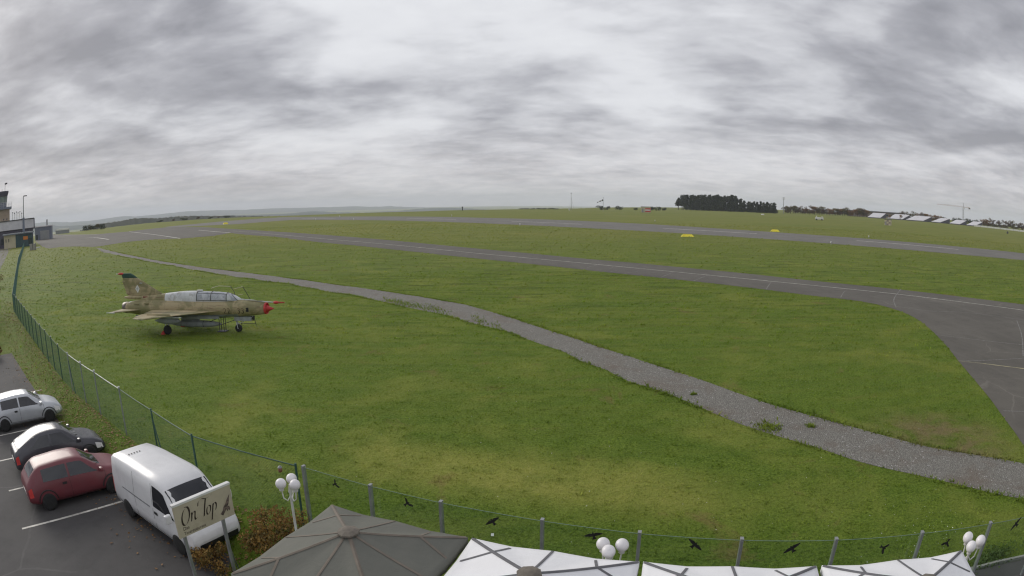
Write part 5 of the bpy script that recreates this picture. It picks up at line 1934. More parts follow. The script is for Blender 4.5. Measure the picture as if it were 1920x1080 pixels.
        r.rotation_euler = (R(90), 0, 0)


make_sign()

# ------------------------------------------------------------------ airport buildings at the left
M['tower_wall'] = mat('tan_render', (0.36, 0.29, 0.22), 0.8, 0, 0.12, 0.4)
M['white_panel'] = mat('white_metal_panel', (0.60, 0.59, 0.62), 0.5, 0, 0.08, 0.5)
M['blue_grey'] = mat('blue_grey_cladding', (0.16, 0.18, 0.23), 0.6, 0, 0.12, 0.4)
M['purple_grey'] = mat('dark_violet_cladding', (0.085, 0.08, 0.11), 0.6, 0, 0.15, 0.5)
M['teal'] = mat('teal_cladding', (0.035, 0.075, 0.085), 0.5, 0, 0.15, 0.5)
M['cream'] = mat('cream_render', (0.52, 0.47, 0.33), 0.8, 0, 0.08, 0.5)
M['grey_roof'] = mat('grey_sheet_roof', (0.20, 0.23, 0.26), 0.5, 0, 0.15, 0.4)
M['dark_roof'] = mat('dark_roofing', (0.05, 0.048, 0.05), 0.7, 0, 0.2, 0.3)
M['pale_roof'] = mat('sky_pale_roof', (0.64, 0.63, 0.65), 0.4, 0, 0.05, 0.15)  # sky mirrored by the sloped panels, put into the base colour
M['pink_wall'] = mat('pinkish_wall', (0.26, 0.21, 0.19), 0.8, 0, 0.1, 0.2)


def facing(p):
    """rotation that turns local +y away from the viewpoint of the field's edge"""
    return -math.atan2(p[0], p[1])


def make_tower():
    base = (-220.53, 191.39, 1.801)
    root = thing('control_tower', 'tan control tower with glazed cab and gallery at the left edge', 'tower', (base[0], base[1], 0), facing(base))
    w = 4.9
    MB().box((0, 0, 8.0), (2 * w, 2 * w, 16.0)).build('shaft', M['tower_wall'], root)
    for x in (1.5, 3.3):
        MB().box((x, -w - 0.03, 11.6), (0.5, 0.08, 0.7)).build('window', M['window'], root)
    MB().box((0, 0, 16.4), (2 * w + 2.2, 2 * w + 2.2, 0.9)).build('gallery', M['blue_grey'], root)
    g = MB()
    hw = w + 1.05
    for z in (17.5, 18.2, 18.9):
        g.tube([(-hw, -hw, z), (hw, -hw, z), (hw, hw, z), (-hw, hw, z), (-hw, -hw, z)], 0.04, 5)
    g.build('gallery_rail', M['white_metal'], root)
    for k in range(9):
        x = -hw + 2 * hw * k / 8
        for y in (-hw, hw):
            MB().tube([(x, y, 16.8), (x, y, 18.9)], 0.05, 5).build('rail_post', M['white_metal'], root)
    def octo(r, z, k=0.62):
        return [(r * a, r * b, z) for a, b in ((1, k), (k, 1), (-k, 1), (-1, k), (-1, -k), (-k, -1), (k, -1), (1, -k))]
    cab = MB().grid([octo(3.2, 16.8), octo(3.25, 19.0)], False, True)
    cab.build('cab_base', M['blue_grey'], root)
    gl = MB().grid([octo(3.25, 19.0), octo(3.55, 21.6)], False, True)
    gl.build('cab_glazing', mat('cab_glass', (0.22, 0.26, 0.25), 0.1, 0, 0.2, 0.5, spec=0.8), root)
    for a, b in zip(octo(3.30, 19.0), octo(3.60, 21.6)):
        MB().tube([a, b], 0.09, 5).build('mullion', M['purple_grey'], root)
    rf = MB().grid([octo(3.6, 21.6), octo(4.25, 23.3), octo(4.25, 23.9)], False, True)
    rf.cap(octo(4.25, 23.9))
    rf.cap(octo(3.6, 21.6), True)
    roof = rf.build('roof', M['purple_grey'], root)
    MB().tube([(2.2, 0, 23.9), (2.2, 0, 27.2)], 0.12, 6).build('radar_mast', M['grey_metal'], roof)
    MB().box((2.7, 0, 27.3), (1.5, 0.9, 0.6), Matrix.Rotation(-0.2, 3, 'Y'), 0.05).build('camera_head', M['black'], roof)
    MB().tube([(0.6, 0, 23.9), (0.6, 0, 25.2)], 0.05, 5).tube([(0.0, 0, 24.7), (1.2, 0, 24.7)], 0.05, 5).build('aerial', M['grey_metal'], roof)


make_tower()


def make_terminal():
    base = (-197.34, 181.33, 1.976)
    root = thing('terminal_building', 'low flat-roofed terminal with pale fascia below the control tower', 'building', (base[0], base[1], 0), facing(base) + R(4))
    MB().box((-2.0, 6, 3.4), (22, 12, 6.8)).build('wall', M['purple_grey'], root)
    MB().box((-2.0, 5.7, 8.6), (22.6, 12.9, 3.6)).build('fascia', M['white_panel'], root)
    MB().box((-2.0, 5.7, 10.55), (23.2, 13.4, 0.35)).build('roof', M['dark_roof'], root)
    MB().box((9.6, 5.7, 8.4), (0.5, 12.2, 4.2)).build('end_panel', M['purple_grey'], root)
    for k in range(5):
        MB().box((-11.5 + 2.2 * k, -0.05, 2.6), (1.4, 0.12, 2.6)).build('window', M['window'], root)
    kb_ = (-184.15, 172.03, 1.928)
    k = thing('entrance_kiosk', 'teal kiosk with cream side wall and grey canopy before the terminal', 'building', (kb_[0], kb_[1], 0), facing(kb_) + R(2))
    MB().box((1.9, 3, 2.4), (8.2, 6, 4.8)).build('wall', M['teal'], k)
    MB().prism([(-8.0, 0.1), (-2.25, 0.0), (-2.25, 6.0), (-8.0, 6.0)], 0.0, 5.0).build('side_wall', M['cream'], k)
    MB().prism([(-8.6, -1.0), (6.6, -1.0), (6.6, 7.0), (-8.6, 7.0)], 5.05, 5.5).build('canopy', M['grey_roof'], k)
    MB().box((2.6, -0.06, 3.3), (2.2, 0.1, 1.3)).build('orange_sign', M['orange'], k)
    for x in (-7.0, -5.6):
        MB().box((x, -0.0, 3.0), (0.35, 0.14, 1.2)).build('window', M['window'], k)
    for x in (4.3, 5.2):
        MB().box((x, -0.05, 1.9), (0.7, 0.1, 2.2)).build('glass_door', M['window'], k)
    hb = (-231.04, 235.63, 2.422)
    h = thing('grey_hall', 'small grey hall with pale eaves right of the terminal', 'building', (hb[0], hb[1], 0), facing(hb) + R(-6))
    MB().box((0, 4, 3.2), (10.2, 8, 6.4)).build('wall', M['blue_grey'], h)
    MB().box((0, 4, 6.6), (10.8, 8.8, 0.5)).build('roof', M['white_panel'], h)
    MB().box((1.0, -0.06, 2.3), (5.6, 0.1, 4.4)).build('gate', M['grey_metal'], h)
    MB().box((-3.9, -0.06, 1.4), (1.1, 0.1, 2.4)).build('door', M['window'], h)
    MB().tube([(2.0, 5, 6.8), (2.0, 5, 9.8)], 0.5, 6).build('chimney', M['grey_metal'], h)
    lb = (-296.75, 324.86, 1.702)
    l_ = thing('white_shed', 'long white low-roofed shed beyond the apron', 'shed', (lb[0], lb[1], gz(lb[0], lb[1])), facing(lb))
    MB().box((0, 2, 1.1), (11, 4, 2.2)).build('wall', M['grey_metal'], l_)
    MB().prism([(-6, 2.2), (6, 2.2), (5.2, 3.3), (-5.2, 3.3)], -0.4, 4.6, 'Y').build('roof', M['white_metal'], l_)


make_terminal()

mb_ = (-185.07, 175.43, 0.659)
fm = thing('floodlight_mast', 'tall grey floodlight mast standing before the terminal', 'mast', (mb_[0], mb_[1], 0), facing(mb_))
MB().tube([(0, 0, 0), (0, 0, 11.0)], [0.62, 0.55], 10).build('lower_mast', M['blue_grey'], fm)
MB().tube([(0, 0, 11.0), (0, 0, 19.3)], [0.26, 0.18], 8).build('upper_mast', M['galv'], fm)
MB().box((0.9, 0, 19.3), (1.7, 0.5, 0.4), None, 0.08).build('floodlight', M['dark_metal'], fm)

for k, p in enumerate([(-210.94, 191.65, 14.027), (-210.27, 192.38, 14.163), (-209.57, 193.14, 14.180), (-208.91, 193.86, 14.250), (-208.22, 194.60, 14.112), (-207.52, 195.34, 13.835)]):
    f = thing('flagpole', 'bare white flagpole in the row above the terminal roof', 'flagpole', (p[0], p[1], 0), facing(p), 'flagpoles above the terminal')
    MB().tube([(0, 0, 0), (0, 0, p[2])], [0.20, 0.16], 6).build('pole', M['white_metal'], f)
    MB().box((0.1, 0, p[2] - 0.5 * (k % 2)), (0.42, 0.3, 0.5), None, 0.05).build('pole_head', M['dark_metal'], f)

# small things at the apron corner
cb = (-148.60, 145.59)
c_ = thing('equipment_cabinet', 'grey twin equipment cabinet on the grass at the apron corner', 'cabinet', (*cb, 0), facing(cb))
for x in (-0.75, 0.55):
    MB().box((x, 0, 1.0), (1.1, 0.8, 2.0), None, 0.05).build('housing', M['kerb'], c_)
    MB().box((x + 0.62, 0, 1.1), (0.14, 0.7, 2.3)).build('side_post', M['black'], c_)
wb = (-151.81, 151.47)
w_ = thing('ground_sign', 'low white sign board beside the grey cabinet', 'sign', (*wb, 0), facing(wb))
MB().box((0, 0, 0.45), (1.9, 0.12, 0.35)).build('board', M['white_metal'], w_)
for x in (-0.6, 0.6):
    MB().box((x, 0.1, 0.28), (0.1, 0.08, 0.56)).build('leg', M['white_metal'], w_)
kb2 = (-324.49, 326.32)
w2 = thing('crash_barrier', 'pale low barrier wall before the grey hall', 'barrier', (*kb2, 0), facing(kb2))
MB().prism([(-0.45, 0), (0.45, 0), (0.22, 0.5), (0.16, 1.15), (-0.16, 1.15), (-0.22, 0.5)], -3.4, 3.4, 'X').build('wall', M['white_panel'], w2)
MB().box((0, 0, 1.2), (6.8, 0.5, 0.12)).build('cap', M['kerb'], w2)


# ------------------------------------------------------------------ airfield fittings
M['yellow_cap'] = mat('pale_yellow_paint', (0.80, 0.72, 0.20), 0.5, 0, 0.08, 1.2)


def make_marker(loc, label, size, m):
    root = thing('boundary_marker', label, 'marker', (*loc, 0), facing(loc) + R(8), 'roof-shaped field markers')
    L, W, Hh = size
    a, b = L / 2, W / 2
    top = L * 0.32
    P = [(-a, -b, 0), (a, -b, 0), (a, b, 0), (-a, b, 0), (-top, 0, Hh), (top, 0, Hh)]
    front = MB().face([P[0], P[1], P[5], P[4]]).face([P[2], P[3], P[4], P[5]])
    front.build('side_panel', m, root)
    MB().face([P[1], P[2], P[5]]).build('end_panel', M['white_metal'], root)
    MB().face([P[3], P[0], P[4]]).build('end_panel', m, root)
    MB().box((0, 0, Hh), (2 * top, 0.10, 0.06)).build('ridge_cap', M['yellow_cap'], root)
    return root


make_marker((43.21, 146.49), 'yellow roof-shaped marker between taxiway and runway', (3.3, 1.5, 0.62), M['yellow'])
make_marker((84.31, 184.51), 'yellow roof-shaped marker just beyond the runway', (2.9, 1.5, 0.68), M['yellow'])
make_marker((-159.57, 317.81), 'yellow roof-shaped marker at the far end of the apron', (3.0, 1.8, 1.0), M['yellow'])
make_marker((235.08, 543.68), 'pale roof-shaped marker far off below the pine wood', (3.2, 1.5, 1.1), M['white_metal'])

EL = [((2.765, 207.35), 'left of the pair of masts, on the near runway edge'), ((63.47, 267.04), 'on the far runway edge below the striped hut'), ((71.89, 125.50), 'on the near runway edge at right'),
      ((105.54, 160.40), 'on the far runway edge at right'), ((-112.50, 340.33), 'leftmost on the near runway edge'), ((-83.71, 317.69), 'second from left on the near runway edge'),
      ((-118.43, 411.64), 'on the far runway edge at left'), ((-35.46, 363.35), 'on the far runway edge near the dark post')]
for p, wh in EL:
    f = thing('runway_light', 'small white runway edge light ' + wh, 'light', (*p, 0), 0, 'runway edge lights')
    k = 0.7 + math.hypot(*p) / 420
    MB().lathe([(0.20, 0.0), (0.20, 0.04), (0.05, 0.06), (0.05, 0.30)], (0, 0, 0), 'Z', 10).build('stem', M['grey_metal'], f)
    MB().lathe([(0.09, 0.30), (0.15, 0.34), (0.14, 0.50), (0.07, 0.60), (0.0, 0.62)], (0, 0, 0), 'Z', 10).build('lens', M['opal'], f)
    f.scale = (k, k, k)


def make_hut(p, label, w, d, h, style):
    root = thing('field_hut', label, 'hut', (*p, 0), facing(p) + R(-14))
    MB().box((0, d / 2, h / 2), (w, d, h)).build('wall', M['cream'], root)
    MB().box((0, d / 2, h + 0.15), (w * 1.05, d * 1.08, 0.3)).build('roof', M['dark_roof'], root)
    if style == 'stripe':
        for k in range(2):
            MB().box((w * 0.25, -0.04, h * (0.22 + 0.44 * k)), (w * 0.52, 0.1, h * 0.2)).build('red_stripe', M['red'], root)
            MB().box((w / 2 + 0.04, d / 2, h * (0.22 + 0.44 * k)), (0.1, d, h * 0.2)).build('red_stripe', M['red'], root)
        MB().box((w * 0.25, -0.02, h * 0.44), (w * 0.52, 0.06, h * 0.22)).build('white_stripe', M['white_metal'], root)
    else:
        for i in range(3):
            for j in range(3):
                if (i + j) % 2:
                    MB().box((-w / 2 + w * (i + 0.5) / 3, -0.05, h * (j + 0.5) / 3), (w / 3, 0.1, h / 3)).build('check_panel', M['pink_wall'], root)
    MB().box((-w * 0.3, -0.06, h * 0.36), (w * 0.16, 0.1, h * 0.66)).build('door', M['grey_metal'], root)


make_hut((118.35, 535.43), 'cream hut with red and white stripes on the far grass', 8.2, 4.0, 5.0, 'stripe')
make_hut((227.26, 323.49), 'pale chequered hut on the grass before the sawtooth roofs', 4.1, 3.0, 3.3, 'check')

p = (209.04, 382.80)
v = thing('field_truck', 'white flatbed truck with cab parked on the far grass', 'truck', (*p, 0), facing(p) + R(172))
MB().box((0.6, 0, 1.25), (4.4, 2.0, 1.5), None, 0.12).build('body', M['white_metal'], v)
cabb = MB().prism([(-3.0, 0.55), (-1.6, 0.55), (-1.6, 2.6), (-2.3, 2.6), (-2.9, 1.6)], -1.0, 1.0, 'Y').build('cab', M['white_metal'], v)
MB().prism([(-2.78, 1.7), (-2.35, 2.45), (-2.30, 2.40), (-2.70, 1.65)], -0.9, 0.9, 'Y').build('windscreen', M['car_glass'], v)
MB().box((2.0, 0, 2.25), (0.7, 0.2, 1.4), None, 0.05).build('mast', M['white_metal'], v)
for x in (-2.0, 1.9):
    for y in (-0.95, 0.95):
        MB().lathe([(0.5, -0.15), (0.5, 0.15)], (x, y, 0.5), 'Y', 14).build('wheel', M['rubber'], v)

p = (59.75, 617.11, 1.342)
a_ = thing('aerial_mast', 'slender aerial mast with a lamp on top, left of the windsock', 'mast', (p[0], p[1], 0), facing(p))
zt = (59.82, 617.11, 17.299)[2]
MB().tube([(0, 0, 0), (0, 0, zt)], [0.28, 0.16], 6).build('pole', M['grey_metal'], a_)
MB().lathe([(0.0, -0.4), (0.4, -0.3), (0.4, 0.4), (0.0, 0.6)], (0, 0, zt), 'Z', 8).build('lamp', M['dark_metal'], a_)
MB().box((-1.9, 0, 1.4), (1.4, 1.2, 2.8)).build('switch_box', M['white_metal'], a_)
MB().tube([(0, 0, zt * 0.8), (3.0, 0, 0)], 0.07, 4).build('guy_wire', M['grey_metal'], a_)
p = (88.89, 593.38, 2.466)
w_ = thing('windsock', 'striped windsock on its mast at the skyline', 'windsock', (p[0], p[1], 0), facing(p))
zt = (88.90, 593.38, 12.897)[2]
MB().tube([(0, 0, 0), (0, 0, zt)], [0.20, 0.14], 6).build('mast', M['grey_metal'], w_)
MB().lathe([(0.0, -0.3), (0.35, 0.0), (0.0, 0.5)], (0, 0, zt), 'Z', 8).build('lamp', M['dark_metal'], w_)
q0, q1 = Vector((0, 0, zt - 2.0)), Vector((-6.0, 0, zt - 4.6))
for k in range(5):
    a, b = q0.lerp(q1, k / 5), q0.lerp(q1, (k + 1) / 5)
    MB().tube([a, b], [0.75 - 0.09 * k, 0.66 - 0.09 * k], 10).build('sock_band', M['black'] if k % 2 == 0 else M['white_metal'], w_)
p = (341.86, 723.28, 5.586)
c_ = thing('radio_mast', 'radio mast with a head frame right of the pine wood', 'mast', (p[0], p[1], 0), facing(p))
zt = (341.64, 723.38, 20.380)[2]
MB().tube([(0, 0, 0), (0, 0, zt)], [0.45, 0.30], 6).build('pole', M['grey_metal'], c_)
for z in (zt - 0.5, zt - 2.4):
    MB().box((0, 0, z), (2.4, 2.4, 0.25)).build('platform', M['grey_metal'], c_)
for k in range(4):
    MB().box((1.1 * math.cos(k * 1.57), 1.1 * math.sin(k * 1.57), zt - 1.4), (0.35, 0.35, 2.4)).build('antenna', M['white_metal'], c_)
p = (-51.07, 637.96, 2.001)
c_ = thing('marker_post', 'short dark post standing alone on the skyline', 'post', (p[0], p[1], 0), facing(p))
MB().box((0, 0, 1.6), (0.9, 0.9, 3.2), None, 0.1).build('post', M['dark_metal'], c_)
MB().box((0, 0, 3.5), (1.6, 0.9, 0.9), None, 0.1).build('head', M['black'], c_)
p = (360.72, 331.79)
c_ = thing('drum', 'small black drum alone on the grass at far right', 'drum', (*p, 0), 0)
MB().lathe([(0.85, 0), (0.85, 1.5), (0.7, 1.6), (0.0, 1.6)], (0, 0, 0), 'Z', 12).build('shell', M['black'], c_)
MB().lathe([(0.90, 0.5), (0.90, 0.6)], (0, 0, 0), 'Z', 12).build('hoop', M['dark_metal'], c_)


# ------------------------------------------------------------------ sawtooth roofs, hall, crane at the right
def make_wedge(px0, px1, tip, label):
    """px0/px1: front low corners, tip: high far right corner (world points)"""
    a, b, c = Vector(px0), Vector(px1), Vector(tip)
    root = thing('sawtooth_hall', label, 'hall', (a.x, a.y, 0), 0, 'sawtooth roofs beyond the field')
    a0 = Vector((0, 0, 0))
    L = Vector((b.x - a.x, b.y - a.y, 0))
    D = Vector((c.x - b.x, c.y - b.y, 0))
    zl, zh = 1.0, c.z
    P = [a0, L, L + D, D]
    def up(v, z):
        return Vector((v.x, v.y, z))
    MB().face([up(P[0], zl), up(P[1], zl), up(P[2], zh), up(P[3], zh)]).face([up(P[0], zl - 0.3), up(P[3], zh - 0.3), up(P[2], zh - 0.3), up(P[1], zl - 0.3)]).build('roof', M['pale_roof'], root, fix=False)
    MB().face([up(P[1], 0), up(P[2], 0), up(P[2], zh - 0.3), up(P[1], zl - 0.3)]).build('gable', M['purple_grey'], root, fix=False)
    MB().face([up(P[0], 0), up(P[1], 0), up(P[1], zl - 0.3), up(P[0], zl - 0.3)]).build('front_wall', M['purple_grey'], root, fix=False)
    MB().face([up(P[2], 0), up(P[3], 0), up(P[3], zh - 0.3), up(P[2], zh - 0.3)]).build('back_wall', M['purple_grey'], root, fix=False)
    MB().face([up(P[3], 0), up(P[0], 0), up(P[0], zl - 0.3), up(P[3], zh - 0.3)]).build('gable', M['purple_grey'], root, fix=False)


W_ = [((424.18, 648.61, 2.065), (437.92, 639.42, 1.081), (452.09, 647.85, 6.405), 'pale sawtooth roof, leftmost of the row beyond the field'),
      ((442.44, 630.19, 1.018), (458.19, 618.84, 0.949), (475.00, 624.98, 6.564), 'pale sawtooth roof, second from the left of the row'),
      ((456.11, 607.92, 1.037), (473.73, 594.29, 0.659), (491.92, 598.86, 6.333), 'pale sawtooth roof, third from the left of the row'),
      ((475.61, 579.91, 0.870), (484.78, 572.26, 0.512), (504.25, 575.29, 5.952), 'pale sawtooth roof, fourth from the left of the row'),
      ((490.63, 560.63, 0.545), (501.27, 551.14, 0.736), (518.05, 556.08, 5.588), 'pale sawtooth roof, fifth from the left of the row'),
      ((504.23, 541.62, 0.866), (513.18, 533.15, 0.968), (530.47, 537.24, 5.557), 'pale sawtooth roof, rightmost of the row under the crane')]
for w in W_:
    make_wedge(*w)
a, b = Vector((508.16, 531.04, 0.249)), Vector((564.55, 470.64, 0.556))
d = b - a
wl = thing('boundary_wall', 'long low white wall along the far right field edge', 'wall', (a.x, a.y, 0), math.atan2(d.y, d.x))
L = math.hypot(d.x, d.y)
for k in range(9):
    MB().box((L * (k + 0.5) / 9, 0, 0.85), (L / 9 - 0.12, 0.4, 1.7)).build('panel', M['white_metal'], wl)
    MB().box((L * k / 9, 0, 1.0), (0.3, 0.6, 2.0)).build('pier', M['kerb'], wl)
a, b = Vector((452.21, 743.24, 2.027)), Vector((518.92, 698.30, 2.274))
d = b - a
lh = thing('long_hall', 'long dark-roofed hall behind the autumn trees at right', 'hall', (a.x, a.y, 0), math.atan2(d.y, d.x))
L = math.hypot(d.x, d.y)
ztop = 6.9
MB().box((L / 2, 8, ztop / 2), (L, 16, ztop)).build('wall', M['pink_wall'], lh)
MB().prism([(-1, ztop), (17, ztop), (17, ztop + 0.5), (8, ztop + 1.5), (-1, ztop + 0.5)], -0.8, L + 0.8, 'X').build('roof', M['dark_roof'], lh)
for k in range(8):
    MB().box((L * (k + 0.5) / 8, -0.05, ztop * 0.55), (L / 14, 0.2, 2.2)).build('window', M['window'], lh)


def make_crane():
    base = (649.89, 706.57, 8.750)
    top = (649.75, 706.70, 30.01)
    jib_l, jib_r, hinge = Vector((635.67, 758.96, 25.012)), Vector((651.12, 691.77, 23.353)), Vector((649.76, 706.69, 23.817))
    root = thing('tower_crane', 'pale tower crane with long jib above the sawtooth roofs', 'crane', (base[0], base[1], 0), 0)
    O = Vector((base[0], base[1], 0))
    m = mat('crane_paint', (0.34, 0.22, 0.18), 0.6)
    z1 = hinge.z
    r = 0.8
    mst = MB()
    for sx in (-1, 1):
        for sy in (-1, 1):
            mst.tube([(sx * r, sy * r, 0), (sx * r, sy * r, z1)], 0.16, 4)
    k = 0
    z = 0.0
    while z < z1 - 2:
        s = 1 if k % 2 else -1
        mst.tube([(-r * s, -r, z), (r * s, -r, z + 2)], 0.10, 4)
        mst.tube([(-r, -r * s, z), (-r, r * s, z + 2)], 0.10, 4)
        z += 2
        k += 1
    mst.build('mast', M['grey_metal'], root)
    MB().tube([(0, 0, z1), (0, 0, top[2])], [0.5, 0.25], 5).build('apex', M['grey_metal'], root)
    def lattice(p, q, h, name):
        b = MB()
        n = 22
        for i in range(n + 1):
            t = i / n
            P = p.lerp(q, t)
            if i < n:
                Q = p.lerp(q, (i + 1) / n)
                b.tube([P, Q], 0.14, 4)
                b.tube([P + Vector((0, 0, h)), Q + Vector((0, 0, h))], 0.14, 4)
                b.tube([P, Q + Vector((0, 0, h))] if i % 2 else [P + Vector((0, 0, h)), Q], 0.10, 4)
        b.build(name, m, root)
    hg = Vector((0, 0, z1))
    lattice(hg, jib_l - O, 1.2, 'jib')
    lattice(hg, jib_r - O, 0.7, 'counter_jib')
    MB().box(tuple(jib_r - O + Vector((-0.8, 0, -0.8))), (3.0, 2.0, 2.2)).build('counterweight', M['kerb'], root)
    MB().box((0.9, -0.9, z1 - 1.4), (1.4, 1.4, 2.0)).build('cab', M['white_metal'], root)
    tp = Vector((0, 0, top[2]))
    MB().tube([tp, hg.lerp(jib_l - O, 0.65) + Vector((0, 0, 1.2))], 0.07, 4).tube([tp, jib_r - O], 0.07, 4).build('tie_bar', M['grey_metal'], root)


make_crane()


# ------------------------------------------------------------------ trees
def proto_tree(kind, m, seed, h, n, size, lowc=0.40):
    """unit tree with trunk and crown, used as the source of copies"""
    g = np.random.default_rng(seed)
    root = thing('tree_source', 'x', 'tree', (0, 0, 0))
    tr = MB()
    blobs = []
    if kind == 'pine':
        tr.tube([(0, 0, 0), (0.1, 0, h * 0.4), (0, 0.1, h * 0.75), (0.05, 0, h * 0.95)], [h * 0.018, h * 0.014, h * 0.009, h * 0.003], 6)
        for k in range(9):
            z = h * (lowc + (0.96 - lowc) * (k / 8))
            r = h * 0.20 * (1.1 - 0.6 * (k / 8)) * g.uniform(0.8, 1.2)
            a = g.uniform(0, 6.28)
            o = r * 0.55
            blobs.append((o * math.cos(a), o * math.sin(a), z, r, r, h * 0.085))
            tr.tube([(0, 0, z - h * 0.05), (o * math.cos(a), o * math.sin(a), z)], [h * 0.006, h * 0.003], 4)
    elif kind == 'round':
        tr.tube([(0, 0, 0), (0.05 * h * 0.2, 0, h * 0.3), (0, 0, h * 0.6)], [h * 0.022, h * 0.018, h * 0.010], 6)
        for k in range(11):
            a = g.uniform(0, 6.28)
            rr = h * 0.30 * math.sqrt(g.random())
            z = h * g.uniform(0.20, 0.82)
            r = h * g.uniform(0.12, 0.19)
            blobs.append((rr * math.cos(a), rr * math.sin(a), z, r, r, r * 0.85))
            tr.tube([(0, 0, h * 0.28), (rr * 0.5 * math.cos(a), rr * 0.5 * math.sin(a), (h * 0.28 + z) / 2), (rr * math.cos(a), rr * math.sin(a), z)], [h * 0.011, h * 0.007, h * 0.003], 4)
    else:   # bush
        tr.tube([(0, 0, 0), (0, 0, h * 0.5)], [h * 0.03, h * 0.015], 5)
        for k in range(9):
            a = g.uniform(0, 6.28)
            rr = h * 0.55 * math.sqrt(g.random())
            r = h * g.uniform(0.26, 0.40)
            blobs.append((rr * math.cos(a), rr * math.sin(a), h * g.uniform(0.25, 0.62), r, r, r * 0.9))
    tr.build('trunk', M['bark'], root)
    P = crown_points(blobs, n, seed + 3, 0.45)
    P[:, 2] = np.maximum(P[:, 2], h * 0.04)
    leaf_part('crown', P, size, m, seed + 5, root)
    return root


PROTO = {
    'tallpine': [proto_tree('pine', M['pine'], 110 + k, 20.0, 800, 0.8) for k in range(2)],
    'pine': [proto_tree('pine', M['pine'], 100 + k, 20.0, 1100, 0.85, 0.12) for k in range(4)],
    'orange': [proto_tree('round', M['leaf_orange'], 120 + k, 10.0, 800, 0.36) for k in range(2)],
    'olive': [proto_tree('round', M['leaf_olive'], 130 + k, 10.0, 800, 0.36) for k in range(3)],
    'dull': [proto_tree('round', M['leaf_dull'], 140 + k, 10.0, 650, 0.36) for k in range(3)],
    'dark': [proto_tree('bush', M['leaf_dark'], 150 + k, 5.0, 700, 0.28) for k in range(3)],
}
gt = np.random.default_rng(77)


def plant(kind, p, h, name, label, group, wide=1.0, cat='tree'):
    src = PROTO[kind][int(gt.integers(0, len(PROTO[kind])))]
    base = {'pine': 20.0, 'tallpine': 20.0, 'dark': 5.0}.get(kind, 10.0)
    s = h / base
    c = copy_tree(src, None, (p[0], p[1], gz(p[0], p[1]) - 0.05), float(gt.uniform(0, 6.28)), (s * wide, s * wide, s), label, group)
    c['category'] = cat
    c.name = name
    return c


# the dark pine wood: front row follows the wood's edge, more rows behind
edge0, edge1 = Vector((239.58, 872.71, 0.471)), Vector((317.13, 690.67, 0.921))
for row in range(3):
    n_ = 26 if row < 2 else 22
    for k in range(n_):
        t = (k + 0.5) / n_
        p = edge0.lerp(edge1, min(1.0, max(0.0, t + float(gt.normal()) * 0.008)))
        rad_ = Vector((p.x, p.y, 0)).normalized()
        p = p + rad_ * (row * 11 + float(gt.normal()) * 2.0)
        hh = (17.5 if t < 0.06 else 20.5 if t < 0.62 else 20.5 - 7.5 * min(1, (t - 0.62) / 0.10)) * float(gt.uniform(0.93, 1.06))
        lab = 'dark pine in the front row of the pine wood' if row == 0 else 'dark pine standing deep inside the pine wood'
        plant('tallpine' if t < 0.13 else 'pine', p, hh, 'pine_tree', lab, 'pines of the wood, front row' if row == 0 else 'pines of the wood, inner rows', 1.0)
# undergrowth closing the foot of the wood
for k in range(24):
    p = edge0.lerp(edge1, 0.14 + 0.86 * (k + 0.5) / 24)
    rad_ = Vector((p.x, p.y, 0)).normalized()
    plant('dark', p + rad_ * (6 + float(gt.normal())), float(gt.uniform(5.0, 7.5)), 'undergrowth_bush', 'dark bush closing the foot of the pine wood', 'undergrowth of the pine wood', 1.2, 'bush')

TL = [(352.40, 740.41, 1.472), (358.78, 737.34, 1.393), (364.50, 734.53, 1.294), (370.20, 731.68, 1.546), (375.88, 728.77, 1.460), (381.55, 725.82, 1.381), (387.19, 722.83, 1.650), (392.82, 719.79, 1.585), (398.43, 716.69, 1.527), (405.27, 712.85, 1.200), (411.47, 709.29, 0.852), (417.03, 706.04, 0.820), (422.57, 702.73, 0.795), (428.71, 699.01, 0.814), (434.21, 695.60, 0.807), (439.70, 692.15, 1.145), (444.57, 689.03, 1.115)]
kinds = ['dull', 'olive', 'olive', 'dull', 'orange', 'dull', 'orange', 'olive', 'dull', 'orange', 'olive', 'orange', 'olive', 'orange', 'orange', 'olive', 'dull']
LAB = {'dull': 'dull brown tree in the line right of the pine wood', 'olive': 'olive-yellow tree in the line right of the pine wood', 'orange': 'orange-brown tree in the line right of the pine wood'}
for k, (p, kd) in enumerate(zip(TL, kinds)):
    plant(kd, p, float(gt.uniform(9.5, 13.0)), 'autumn_tree', LAB[kd], 'autumn trees right of the pine wood: ' + kd, 1.5)
    q = Vector((p[0] + 4.0, p[1], 0)) * 1.02
    kd = kinds[(k * 7 + 3) % 17]
    plant(kd, q, float(gt.uniform(8.0, 12.0)), 'autumn_tree', LAB[kd], 'autumn trees right of the pine wood: ' + kd, 1.5)
for k, (p, kd) in enumerate(zip([(507.53, 681.84, 6.608), (512.47, 678.14, 6.997), (518.02, 673.91, 7.444), (523.56, 669.62, 7.210), (529.09, 665.25, 6.988), (534.01, 661.31, 6.725), (539.52, 656.82, 6.526), (545.03, 652.26, 6.339), (549.31, 648.66, 6.050)], ['dull', 'olive', 'olive', 'orange', 'dull', 'orange', 'orange', 'orange', 'orange'])):
    plant(kd, p, float(gt.uniform(11, 13.5)), 'autumn_tree', {'dull': 'dull brown tree behind the sawtooth roofs', 'olive': 'olive-brown tree behind the sawtooth roofs', 'orange': 'bright rust-orange tree behind the sawtooth roofs'}[kd], 'autumn trees behind the sawtooth roofs: ' + kd, 1.4)
